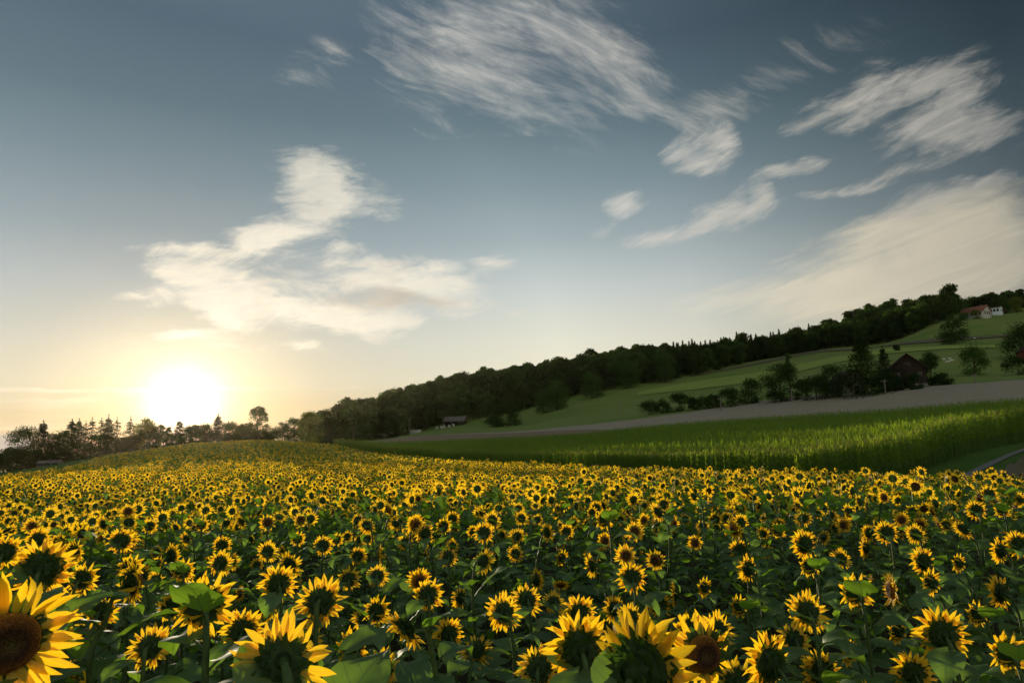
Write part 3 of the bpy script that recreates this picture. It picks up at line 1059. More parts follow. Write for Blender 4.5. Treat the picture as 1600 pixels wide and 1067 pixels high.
# picked-out flowers: photo x, y of the head centre, head width in photo px, facing relative to our line of sight (deg, 0 = away), pose, label
HERO = [
    (12, 1006, 190, 165, 'level', 'largest sunflower in the bottom left corner, its big brown disc facing us'),
    (438, 1040, 165, -8, 'droop', 'large sunflower seen from behind at the bottom edge, leaves in front of its green back'),
    (1008, 1046, 178, 34, 'low', 'very large sunflower at the bottom centre turned away, petals spreading right'),
    (1100, 1022, 135, 150, 'level', 'sunflower with brown disc just right of the very large bottom centre one'),
    (905, 1012, 112, -12, 'low', 'sunflower seen from behind left of the very large one at the bottom centre'),
    (318, 945, 112, -5, 'low', 'tall sunflower with dark green back to us above its neighbours at the lower left'),
    (68, 888, 88, 15, 'low', 'sunflower with dark back and golden right side near the left edge'),
    (212, 908, 84, 72, 'level', 'sunflower turned edge-on between two larger ones at the lower left'),
    (434, 912, 62, -10, 'low', 'sunflower seen from behind above the large one at the bottom edge'),
    (630, 985, 92, -82, 'nod', 'nodding sunflower seen from the side with a thick curved stem right of it'),
    (655, 908, 42, 165, 'level', 'small sunflower with dark disc facing us behind a raised leaf near the middle'),
    (785, 957, 64, -25, 'low', 'sunflower seen from behind, left one of a close pair right of the middle'),
    (822, 938, 54, -12, 'droop', 'sunflower seen from behind, right one of a close pair right of the middle'),
    (1335, 925, 68, -20, 'low', 'sunflower seen from behind with a bright ring of petals in the right half'),
    (1392, 922, 52, -110, 'level', 'sunflower edge-on to us beside a bright ringed one in the right half'),
    (1260, 956, 66, -18, 'low', 'sunflower seen from behind above a half-hidden one in the right half'),
    (1470, 990, 82, -22, 'low', 'big sunflower seen from behind at the lower right with leaves before its back'),
    (1524, 960, 50, -40, 'low', 'sunflower leaning left just right of the big one at the lower right'),
    (1198, 1035, 92, -50, 'level', 'sunflower cut by the bottom edge with petals pointing left'),
    (1322, 1018, 52, -58, 'level', 'small sunflower turned left at the bottom between two bigger ones'),
    (1240, 1000, 52, -15, 'droop', 'half-hidden sunflower right below a ringed one in the right half'),
    (1262, 885, 46, -35, 'low', 'lower sunflower of a close column of two in the right half'),
    (1256, 850, 46, -38, 'low', 'upper sunflower of a close column of two in the right half'),
    (1313, 873, 34, -20, 'low', None), (1167, 888, 44, -48, 'level', None), (978, 868, 42, 170, 'up', 'sunflower facing us with round dark disc, upper left of three in the middle'),
    (987, 902, 48, -10, 'low', None), (1024, 875, 38, -165, 'level', 'sunflower facing us right of the middle, beside an edge-on flower'), (992, 830, 33, 175, 'up', None), (1086, 848, 32, 160, 'level', None),
    (945, 845, 30, 140, 'level', None), (1450, 910, 50, -50, 'level', None), (905, 958, 60, -12, 'low', None), (865, 941, 42, -15, 'droop', None), (756, 832, 34, -5, 'low', None),
    (502, 942, 84, 10, 'droop', 'broad sunflower nodding away from us left of the middle'), (10, 862, 50, 20, 'low', None), (590, 955, 60, 30, 'low', None), (668, 930, 52, -5, 'droop', None),
    (745, 1018, 62, 20, 'nod', None), (380, 985, 70, 10, 'low', None), (285, 892, 46, -5, 'low', None), (270, 868, 40, 60, 'level', None), (345, 880, 42, 15, 'low', None),
    (958, 950, 44, -40, 'low', None), (985, 965, 50, -10, 'droop', None), (1030, 945, 40, -20, 'low', None), (1098, 918, 38, -45, 'level', None), (1052, 930, 40, -85, 'level', None),
    (130, 905, 60, 25, 'low', None), (190, 845, 40, 10, 'low', None), (118, 862, 44, 50, 'level', None), (60, 842, 36, 10, 'low', None), (235, 822, 30, 20, 'low', None),
    (1385, 832, 36, -20, 'low', None), (1430, 835, 34, -25, 'low', None), (1350, 856, 34, -70, 'level', None), (1565, 798, 30, -15, 'low', None), (1525, 797, 30, -20, 'low', None),
    (1495, 880, 34, -50, 'level', None), (1560, 860, 40, -60, 'level', None), (1215, 830, 32, -20, 'low', None), (840, 905, 36, 60, 'level', None), (805, 865, 30, -10, 'low', None),
    (560, 868, 30, 15, 'low', None), (590, 900, 42, 5, 'droop', None), (545, 905, 38, 0, 'droop', None), (668, 868, 28, 80, 'level', None), (700, 870, 34, -5, 'droop', None),
    (465, 842, 30, 0, 'low', None), (505, 852, 32, 5, 'low', None), (418, 862, 36, 0, 'low', None), (885, 830, 26, -5, 'low', None), (315, 820, 28, 0, 'low', None), (418, 816, 26, 178, 'up', None),
    (470, 812, 26, 170, 'up', None), (200, 799, 25, 178, 'up', None), (50, 822, 30, 175, 'up', None), (1590, 850, 40, -30, 'low', None), (1120, 985, 60, -30, 'low', None), (480, 1000, 54, 20, 'low', None), (160, 955, 64, 20, 'low', None), (548, 1012, 60, -30, 'droop', None), (236, 1012, 70, 15, 'droop', None), (700, 990, 54, -20, 'low', None), (1152, 948, 46, -40, 'low', None), (1282, 1048, 62, -25, 'low', None), (1398, 985, 48, -50, 'level', None), (1426, 1050, 64, -15, 'low', None), (1572, 1020, 74, -25, 'low', None), (1075, 985, 56, -20, 'droop', None), (600, 1045, 66, 25, 'low', None), (842, 1045, 74, 5, 'droop', None), (105, 960, 66, 0, 'low', None), (1560, 925, 50, -60, 'low', None)]
LAND = [(28, 1005, 'the big-disc bloom in the corner'), (438, 1040, 'the large bottom-edge bloom'), (1005, 1052, 'the very large bottom-centre bloom'), (318, 945, 'the tall dark-backed bloom'),
        (68, 888, 'the dark-backed left-edge bloom'), (630, 985, 'the curved-stem nodding bloom'), (655, 908, 'the disc-facing bloom behind the raised leaf'), (803, 947, 'the close pair right of middle'),
        (1335, 925, 'the bright ringed bloom'), (1470, 990, 'the big lower-right bloom'), (1258, 868, 'the close column of two'), (985, 875, 'the disc-facing trio'), (1198, 1035, 'the cut bloom pointing left'),
        (502, 942, 'the broad nodding bloom'), (418, 816, 'the small disc-facing bloom left of centre'), (200, 799, 'the small disc-facing bloom at left'), (1450, 910, 'the half bloom above the lower-right one'),
        (1086, 848, 'the disc-facing bloom right of the trio'), (1565, 798, 'the small bloom near the right edge'), (756, 832, 'the small ringed bloom at centre')]
pose_word = dict(nod='nodding', droop='drooping', low='slightly bowed', level='upright', up='raised')
used_labels = {}


def where_label(pose, view, px, py, w):
    'words that lead from a picked-out flower to this one'
    best = None
    for j, (lx, ly, nm) in enumerate(sorted(LAND, key=lambda l: math.hypot(l[0] - px, (l[1] - py) * 1.6))[:6]):
        dx_, dy_ = px - lx, ly - py
        side = ('right' if dx_ > 0 else 'left') + ' of' if abs(dx_) > 2.2 * abs(dy_) else (('above' if dy_ > 0 else 'below') if abs(dy_) > 2.2 * abs(dx_) else ('above ' if dy_ > 0 else 'below ') + ('right of' if dx_ > 0 else 'left of'))
        r_ = math.hypot(dx_, dy_)
        far = 'just ' if r_ < 55 else ('' if r_ < 110 else ('well ' if r_ < 190 else 'far '))
        lab = '%s %s sunflower %s%s %s' % (pose, view, far, side, nm)
        if lab not in used_labels:
            used_labels[lab] = w
            return lab
        for sz in ('small ', 'large ') if w < used_labels[lab] else ('large ', 'small '):
            if sz + lab not in used_labels and len((sz + lab).split()) <= 16:
                used_labels[sz + lab] = w
                return sz + lab
    return lab


PROTO['young'] = [plant_proto(rg, 1.68, tl, .07, big=.72, pet=-1) for tl in (.1, -.2, .35)]
pose_word['young'] = 'half-opened small'
taken = []
for i, (px, py, w, fc, key, lab) in enumerate(HERO):
    d = 1067 * 0.262 / w
    d = d * (1 + 0.25 * ((px - 800) / 1067) ** 2)
    p = at_dist(px, py, d)
    s = 1.0
    gz = float(ground(p[0], p[1]))
    hh = p[2] - gz
    s = min(1.18, max(.86, hh / 1.68))
    p = at_dist(px, py, d * s * (0.97 if w > 100 else 1.0))
    gz = float(ground(p[0], p[1]))
    los = math.atan2(p[0], p[1])
    if lab is None:
        view = 'back-turned' if abs(fc) < 45 else ('sideways' if abs(fc) < 120 else 'camera-facing')
        lab = where_label(pose_word[key], view, px, py, w)
    place_sunflower(p, los + rad(fc), key, s, i, lab, FIELD_GROUP)
    taken.append((px, py, w, p[0], p[1]))

# ---- the rest of the field: jittered grid, thinned; nearest ones as individuals, the others as one mass
HW = 0.262


def project(P):
    D = P - np.array([0, 0, CAMZ])
    z = D @ CF
    return 800 + FPX * (D @ CR) / z, 533.5 - FPX * (D @ CU) / z, z


def scatter(rmax, step, rmin=0.0, amin=-0.80, amax=0.76):
    n = int(rmax * 1.05 / step)
    gx, gy = np.meshgrid(np.arange(-n, n + 1) * step, np.arange(-2, n + 1) * step)
    gx = gx + RNG.uniform(-.46, .46, gx.shape) * step
    gy = gy + RNG.uniform(-.46, .46, gy.shape) * step
    x, y = gx.ravel(), gy.ravel()
    d, a = np.hypot(x, y), np.arctan2(x, y)
    k = (d >= rmin) & (d < rmax) & (a > amin) & (a < amax)
    x, y = x[k], y[k]
    px, d = pxdist(x, y)
    k = d < SUN_EDGE(px)
    return x[k], y[k]


NEARMAX = 13.0
x, y = scatter(NEARMAX, 0.50, 1.9)
tx = np.array([(t[3], t[4]) for t in taken])
cnt = 0
order = np.argsort(np.hypot(x, y))
cand = []
for i in order:
    hx, hy = x[i], y[i]
    hh = RNG.normal(1.48, .17) if math.hypot(hx, hy) > 4 else RNG.normal(1.38, .12)
    P = np.array([hx, hy, float(ground(hx, hy)) + min(hh, 1.80)])
    px, py, z = project(P[None])
    px, py, z = px[0], py[0], z[0]
    w = FPX * HW / z
    if px < -w * .6 or px > 1600 + w * .6 or py > 1067 + w * .9:
        continue
    if np.min(np.hypot(tx[:, 0] - hx, tx[:, 1] - hy)) < 0.30:
        continue
    clash = False
    for (qx, qy, qw, ax, ay) in taken[:len(HERO)]:
        if abs(px - qx) < (w + qw) * .42 and abs(py - qy) < (w + qw) * .42 and z < math.hypot(ax, ay) + .1:
            clash = True
            break
    if clash:
        continue
    cand.append((P, w))
cand = cand[:300 - len(HERO)]
LIMIT = math.hypot(cand[-1][0][0], cand[-1][0][1])


def facing(n, rg):
    f = rg.normal(SUN_AZ, 0.85, n)
    k = rg.random(n) < .16
    return np.where(k, rg.uniform(-math.pi, math.pi, n), f)


for i, (P, w) in enumerate(cand):
    key = ('nod', 'droop', 'droop', 'droop', 'low', 'low', 'low', 'low', 'level', 'level', 'level', 'up', 'nod', 'young')[RNG.integers(14)]
    s = (P[2] - float(ground(P[0], P[1]))) / 1.68
    yaw = float(facing(1, RNG)[0])
    rel = (yaw - math.atan2(P[0], P[1]) + math.pi) % (2 * math.pi) - math.pi
    view = 'back-turned' if abs(rel) < .9 else ('sideways' if abs(rel) < 2.1 else 'camera-facing')
    qx, qy, _ = project(P[None])
    lab = where_label(pose_word[key], view, qx[0], qy[0], w)
    place_sunflower(P, yaw, key, max(.72, min(1.1, s)), i, lab, FIELD_GROUP)


def far_plant(rg, lod):
    """cheap sunflower, head facing +Y at the origin height 1.6: V, F4 list, material index (0 petal 1 leaf 2 disc)"""
    mb = MB()
    tilt = rg.choice([-.95, -.7, -.4, -.3, -.2, 0, .1, .35])
    B = basis((rg.uniform(-.3, .3), math.cos(tilt), math.sin(tilt))) * (rg.uniform(.72, 1.02) if lod == 3 else rg.uniform(.68, 1.22))
    H = 1.58 + rg.uniform(-.10, .06)
    c = np.array([0, 0.05, H])

    def put(Vl, F, mi):
        mb.add(np.asarray(Vl) @ B.T + c, F, mi)
    if lod == 1:
        for i in range(18):
            a = 2 * math.pi * (i + rg.uniform(-.3, .3)) / 18
            l = rg.uniform(.115, .15)
            z = rg.uniform(-.02, .035)
            da = .17
            put([(.05 * math.cos(a), .05 * math.sin(a), 0), (l * .66 * math.cos(a - da), l * .66 * math.sin(a - da), z * .5), (l * math.cos(a), l * math.sin(a), z), (l * .66 * math.cos(a + da), l * .66 * math.sin(a + da), z * .5)], [(0, 1, 2, 3)], 0)
        k, kk = 10, 9
    elif lod == 2:
        for i in range(9):
            a = 2 * math.pi * (i + rg.uniform(-.3, .3)) / 9
            l = rg.uniform(.125, .15)
            z = rg.uniform(-.02, .03)
            put([(.05 * math.cos(a), .05 * math.sin(a), 0), (l * .8 * math.cos(a - .3), l * .8 * math.sin(a - .3), z * .6), (l * math.cos(a), l * math.sin(a), z), (l * .8 * math.cos(a + .3), l * .8 * math.sin(a + .3), z * .6)], [(0, 1, 2, 3)], 0)
        k, kk = 6, 5
    else:
        r = .145
        q = [(r * math.cos(t), r * math.sin(t), 0) for t in np.arange(6) * math.pi / 3]
        if rg.random() < .78:
            put(q, [(0, 1, 2, 3), (0, 3, 4, 5)], 0)
        r = .062
        put([(r, 0, .012), (0, r, .012), (-r, 0, .012), (0, -r, .012)], [(0, 1, 2, 3)], 2)
        put([(r, 0, -.012), (0, r, -.012), (-r, 0, -.012), (0, -r, -.012)], [(0, 3, 2, 1)], 1)
        k, kk = 0, 6
    if k:
        r = .060
        ring = [(r * math.cos(t), r * math.sin(t), .012) for t in np.arange(k) * 2 * math.pi / k]
        put(ring + [(0, 0, .018)], [(i, (i + 1) % k, k) for i in range(k)], 2)
        ring = [(r * 1.12 * math.cos(t), r * 1.12 * math.sin(t), -.008) for t in np.arange(k) * 2 * math.pi / k]
        put(ring + [(0, 0, -.05)], [((i + 1) % k, i, k) for i in range(k)], 3)
        S = np.array([(0, -.10, .2), (0, -.09, 1.2), (0, -.08, H - .06), (0, -.02, H - .01)])
        mb.tube(S, .011, 3, 1, cap=False)
    for i in range(kk):
        a = i * 2.4 + rg.uniform(-.4, .4)
        if lod == 3:
            h, L, w = rg.uniform(1.0, 1.5), rg.uniform(.24, .34), rg.uniform(.20, .28)
        else:
            h, L, w = 1.50 - .11 * i * (9 / kk) * .6, rg.uniform(.19, .27), rg.uniform(.14, .20)
        ux = np.array([math.cos(a), math.sin(a), 0])
        uy = np.array([-math.sin(a), math.cos(a), 0])
        b = np.array([0, -.08, h])
        dz = rg.uniform(-.14, .02)
        mdl = b + ux * (.08 + L * .45) + np.array([0, 0, .05])
        tip = b + ux * (.08 + L) + np.array([0, 0, dz])
        b2 = b + ux * .07 + np.array([0, 0, .03])
        mb.add([b2, mdl - uy * w / 2 + [0, 0, .02], tip, mdl + uy * w / 2 + [0, 0, .02]], [(0, 1, 2, 3)], 1)
    V, F, mi = mb.arrays()
    return V, F, mi


def merge(protos, which, X, Y, Z, rot, scl):
    """replicate prototypes (V, [F3,F4], mi) over placements into one mesh"""
    Vs, F3, F4, M3, M4 = [], [], [], [], []
    off = 0
    for k, (V, F, mi) in enumerate(protos):
        idx = np.where(which == k)[0]
        if not len(idx):
            continue
        c, s = np.cos(rot[idx])[:, None], np.sin(rot[idx])[:, None]
        sc = scl[idx][:, None]
        vx = (V[None, :, 0] * c - V[None, :, 1] * s) * sc + X[idx][:, None]
        vy = (V[None, :, 0] * s + V[None, :, 1] * c) * sc + Y[idx][:, None]
        vz = V[None, :, 2] * sc + Z[idx][:, None]
        Vs.append(np.stack([vx, vy, vz], -1).reshape(-1, 3))
        base = off + np.arange(len(idx)) * len(V)
        p = 0
        for f in F:
            m_ = mi[p:p + len(f)]
            p += len(f)
            G = (f[None] + base[:, None, None]).reshape(-1, f.shape[1])
            (F3 if f.shape[1] == 3 else F4).append(G)
            (M3 if f.shape[1] == 3 else M4).append(np.tile(m_, len(idx)))
        off += len(idx) * len(V)
    Fo, Mo = [], []
    if F3:
        Fo.append(np.concatenate(F3))
        Mo.append(np.concatenate(M3))
    if F4:
        Fo.append(np.concatenate(F4))
        Mo.append(np.concatenate(M4))
    return np.concatenate(Vs), Fo, np.concatenate(Mo)


def join_sets(sets):
    V, F3, F4, M3, M4, off = [], [], [], [], [], 0
    for v, F, mi in sets:
        p = 0
        for f in F:
            (F3 if f.shape[1] == 3 else F4).append(f + off)
            (M3 if f.shape[1] == 3 else M4).append(mi[p:p + len(f)])
            p += len(f)
        V.append(v)
        off += len(v)
    Fo = [np.concatenate(q) for q in (F3, F4) if q]
    Mo = np.concatenate([np.concatenate(q) for q in (M3, M4) if q])
    return np.concatenate(V), Fo, Mo


rg = np.random.default_rng(21)
LODS = [(1, LIMIT, 32, .50, 14), (2, 32, 85, .50, 10), (3, 85, 240, .58, 8)]
sets = []
for lod, r0, r1, step, nv in LODS:
    protos = [far_plant(rg, lod) for _ in range(nv)]
    fz = 0 if lod == 1 else (.20 * r0)
    x, y = scatter(r1 + (0 if lod == 3 else .2 * r1), step, r0 - fz)
    dd = np.hypot(x, y)
    k = (RNG.random(len(x)) < np.clip((dd - r0 + fz) / (2 * fz + 1e-6), 0, 1) if lod > 1 else np.ones(len(x), bool)) & (RNG.random(len(x)) < (1 if lod == 3 else np.clip((r1 * 1.2 - dd) / (.4 * r1), 0, 1)))
    x, y = x[k], y[k]
    n = len(x)
    keep = RNG.random(n) < .86 + .14 * np.sin(x * 1.1 + 2 * np.sin(y * .7))
    x, y = x[keep], y[keep]
    n = len(x)
    h = RNG.normal(1.0, .085, n)
    sets.append(merge(protos, RNG.integers(0, nv, n), x, y, ground(x, y), -facing(n, RNG), h))
V, F, mi = join_sets(sets)
o = mesh_obj('sunflower_field', np_mesh('sunflower_field', V, F, [M['petal'], M['leaf'], M['far_disc'], M['calyx']], mi))
tag(o, 'dense mass of small yellow sunflowers filling the field behind the nearer plants', 'sunflower field', kind='stuff')

# ------------------------------------------------------------------ maize
def corn_plant(rg, lod):
    mb = MB()
    H = 2.35
    n = 9 if lod == 1 else 5
    if lod == 1:
        mb.tube([(0, 0, 0), (0.02, 0, 1.2), (0, 0.02, H)], .014, 3, 0, False)
    for i in range(n):
        a = (i % 2) * math.pi + rg.uniform(-.5, .5)
        z0 = (.35 + .62 * i / (n - 1)) * H if lod == 1 else (.62 + .36 * i / (n - 1)) * H
        L = rg.uniform(.45, .75) * (1 - .35 * (i / (n - 1)))
        w = rg.uniform(.07, .10) * (1.1 if lod == 1 else 1.3)
        up = rg.uniform(.8, 1.25)
        st = (i / (n - 1)) ** 1.3
        w *= 1 - .25 * st
        ux, uy = np.array([math.cos(a), math.sin(a), 0]), np.array([-math.sin(a), math.cos(a), 0])
        V = []
        for t in ((0, .5, 1.0) if lod == 2 else (0, .3, .65, 1.0)):
            q = np.array([0, 0, z0]) + ux * L * t * (.30 + .55 * t) * (1 - .45 * st) + np.array([0, 0, L * ((1.15 * math.sin(up) + .1 * st) * t - (.68 - .50 * st) * t * t)])
            ww = w * (1 - t) ** .5 * (.6 + .8 * t if t < .5 else 1)
            V += [q - uy * ww / 2, q + uy * ww / 2 + np.array([0, 0, .02])]
        m_ = len(V) // 2 - 1
        mb.add(V, [(2 * j, 2 * j + 1, 2 * j + 3, 2 * j + 2) for j in range(m_)], 0)
    for i in range(3 if lod == 1 else (1 if rg.random() < .4 else 0)):
        a = rg.uniform(0, 6.28)
        tip = np.array([math.cos(a) * .07, math.sin(a) * .07, H + rg.uniform(.22, .34)])
        mb.add([(0.012, 0, H - .05), (-.012, 0, H - .05), tip], [(0, 1, 2)], 1)
    return mb.arrays()


sets = []
for lod, step, nv in ((1, .34, 10), (2, .46, 10)):
    gx, gy = np.meshgrid(np.arange(-75, 125, step), np.arange(28, 215, step))
    x = (gx + RNG.uniform(-.3, .3, gx.shape) * step).ravel()
    y = (gy + RNG.uniform(-.3, .3, gy.shape) * step).ravel()
    px, d = pxdist(x, y)
    e = d - CORN_NEAR(px) + RNG.uniform(-.4, .4, len(d))
    k = (px > 517) & (px < 1720) & (e > 0) & (d < CORN_FAR(px))
    # faint tramlines and lower patches
    k &= (e < 6) if lod == 1 else (e >= 6)
    x, y, px, d = x[k], y[k], px[k], d[k]
    tram = np.abs(((x * math.cos(.9) + y * math.sin(.9)) % 21.0) - 10) < .35
    k = ~tram
    x, y = x[k], y[k]
    n = len(x)
    patch = np.sin(x * .09 + 1.3 * np.sin(y * .05)) * np.sin(y * .07 + 1.0)
    h = RNG.normal(1.06, .06, n) + .04 * patch
    sets.append(merge([corn_plant(RNG, lod) for _ in range(nv)], RNG.integers(0, nv, n), x, y, ground(x, y), RNG.uniform(0, 6.28, n), h))
V, F, mi = join_sets(sets)
o = mesh_obj('maize_field', np_mesh('maize_field', V, F, [M['corn'], M['tassel']], mi))
tag(o, 'tall green maize crop standing in a wide band behind the sunflowers', 'maize field', kind='stuff')

# ------------------------------------------------------------------ trees
def leaf_quads(C, Nrm, size, rg, asp=.7):
    """one small quad per centre, roughly facing Nrm"""
    n = len(C)
    Nn = Nrm + rg.normal(0, .55, (n, 3))
    Nn /= np.linalg.norm(Nn, axis=1)[:, None] + 1e-9
    a = np.cross(Nn, rg.normal(0, 1, (n, 3)))
    a /= np.linalg.norm(a, axis=1)[:, None] + 1e-9
    b = np.cross(Nn, a)
    s = (size * rg.uniform(.6, 1.35, n))[:, None]
    V = np.stack([C - a * s, C - b * s * asp, C + a * s, C + b * s * asp], 1).reshape(-1, 3)
    F = np.arange(n * 4).reshape(n, 4)
    return V, F


def broad_crown(rg, h, w, n_leaf, size, lobes=26, base=.18, airy=0.0, top=1.0):
    """leaf clumps on limbs; returns centres"""
    V, Ns = [], []
    L = []
    for i in range(lobes):
        u = rg.uniform(-1, 1) * (.92 if airy else 1) if i > 4 else rg.uniform(.3, .9)
        a = i * 2.4 + rg.uniform(-.5, .5)
        zz = base + (1 - base) * (.5 + .42 * u)
        uu = u if u > 0 else -u * .55
        rr = w * .5 * math.sqrt(max(.02, 1 - (uu ** (2.0 * top)))) * rg.uniform(.35, .80)
        L.append((rr * math.cos(a), rr * math.sin(a), zz * h, rg.uniform(.17, .29) * w * (1 - airy * .35)))
    per = n_leaf // lobes
    for (x, y, z, r) in L:
        d = rg.normal(0, 1, (per, 3))
        d /= np.linalg.norm(d, axis=1)[:, None]
        d[:, 2] = np.abs(d[:, 2]) * np.where(rg.random(per) < .72, 1, -1)
        rad_ = r * (rg.random(per) ** .33) * rg.uniform(.75, 1.12, per)
        c = d * rad_[:, None] * np.array([1, 1, .85]) + [x, y, z]
        V.append(c)
        Ns.append(d)
    return np.concatenate(V), np.concatenate(Ns), L


def spruce_crown(rg, h, w, n_leaf, open_=0.0, base=.03):
    V, Ns = [], []
    tiers = max(8, int(h / .85))
    nb = 10
    per = max(5, n_leaf // (tiers * nb))
    for i in range(tiers):
        t = (i + rg.uniform(-.25, .25)) / tiers
        z = h * (base + (.97 - base) * t)
        R = w * .5 * max(.04, 1 - t) ** .8 * rg.uniform(.72, 1.12) + .15
        for b in range(nb):
            if rg.random() < open_ * .42:
                continue
            a = 2 * math.pi * (b + rg.uniform(-.45, .45)) / nb + i * .7
            zb = z + rg.uniform(-.7, .7) * h / tiers
            rr = R * rg.uniform(.65, 1.2)
            s = rg.random(per) ** .6
            side = rg.normal(0, 1, per) * (.20 * rr + .10) * (.35 + s)
            x, y = np.cos(a) * rr * s, np.sin(a) * rr * s
            zz = zb - .34 * rr * s + .16 * rr * s * s - np.abs(rg.normal(0, 1, per)) * (.14 + .16 * rr) * (1 - .5 * open_)
            V.append(np.stack([x - side * math.sin(a), y + side * math.cos(a), zz], 1))
            Ns.append(np.tile([.25 * math.cos(a), .25 * math.sin(a), 1.0], (per, 1)))
    V.append(np.stack([rg.normal(0, .06, 14), rg.normal(0, .06, 14), h * rg.uniform(.92, 1.02, 14)], 1))
    Ns.append(rg.normal(0, 1, (14, 3)))
    return np.concatenate(V), np.concatenate(Ns)


def trunk_arr(rg, h, r, L=(), frac=.7, k=6):
    mb = MB()
    zt = h * frac
    bx, by = rg.uniform(-.03, .03, 2) * h
    mb.tube([(0, 0, -.6), (0, 0, h * .06), (bx * .5, by * .5, zt * .5), (bx, by, zt)], [r * 1.35, r, r * .75, r * .2], k)
    for (x, y, z, rr) in list(L)[:9]:
        z0 = min(z * .62, zt * .85)
        f = z0 / zt
        p0 = np.array([bx * f, by * f, z0])
        p2 = np.array([x, y, z])
        mb.tube([p0, p0 * .5 + p2 * .5 + [0, 0, -.02 * h], p2], [r * .38, r * .22, r * .08], 4)
    return mb


def make_tree_meshes(kind, rg, h, w, n_leaf, size):
    if kind == 'spruce' or kind == 'larch':
        C, Nn = spruce_crown(rg, h, w * 1.7, n_leaf, 0.0 if kind == 'spruce' else .8)
        V, F = leaf_quads(C, Nn, size * (1.35 if kind == 'spruce' else 1.0), rg, .5)
        mb = trunk_arr(rg, h, .016 * h, (), .97)
        mt = M['crown_spruce']
    else:
        kw = dict(round=dict(lobes=34, base=-.10), tall=dict(lobes=36, base=-.06, top=1.3), bush=dict(lobes=18, base=-.25), spread=dict(lobes=20, base=.02),
                  birch=dict(lobes=60, base=-.12, airy=.9, top=1.0), poplar=dict(lobes=26, base=-.04, top=1.8), thin=dict(lobes=30, base=.0, airy=.8, top=1.3))[kind]
        C, Nn, L = broad_crown(rg, h, w, n_leaf, size, **kw)
        V, F = leaf_quads(C, Nn, size, rg)
        mb = trunk_arr(rg, h, .020 * h + .03, L)
        mt = M[dict(birch='crown_dark', thin='crown_dark', poplar='crown_green').get(kind, 'crown_dark')]
    return V, F, mb, mt


def hit(px, py, dmin=8, dmax=900):
    """distance at which the line of sight through a photo pixel meets the ground"""
    D = np.linspace(dmin, dmax, 1800)
    r = ray(px, py)
    u = math.hypot(r[0], r[1])
    x, y = r[0] / u * D, r[1] / u * D
    below = CAMZ + r[2] / u * D < ground(x, y)
    k = np.argmax(below)
    return D[k] if below.any() else None


def tree(kind, px, top, width, base=None, d=None, name=None, label='', cat='tree', group=None, crown=None, n=None, seed=0, sink=0.0):
    rg = np.random.default_rng(1000 + int(px * 7 + top) + seed)
    if d is None:
        d = hit(px, base)
        lim = float(WOOD(px)) - 4 if base > 545 and px < 1480 else 640
        if d is None or d > lim:
            pass
            d = lim
    p = at_dist(px, base if base is not None else top, d)
    gz = float(ground(p[0], p[1]))
    tp = at_dist(px, top, d)
    h = tp[2] - gz + sink
    w = width * math.hypot(d, 0) / FPX * (1 / math.cos(math.atan2(p[0], p[1]))) ** .0
    pxw = 1067 * h / d * .64
    if n is None:
        n = int(np.clip(pxw * width * 4.5, 3200, 8000))
    size = max(.15, 1.42 * math.sqrt(h * w / n))
    V, F, mb, mt = make_tree_meshes(kind, rg, h, w, n, size)
    if crown:
        mt = M[crown]
    root = empty(name or 'tree', (p[0], p[1], gz - sink * .5), rg.uniform(0, 6.28))
    tag(root, label, cat, group)
    mesh_obj('crown', np_mesh('crown', V, F, [mt]), root)
    mb.obj('trunk', [M['bark']], root, True)
    return root


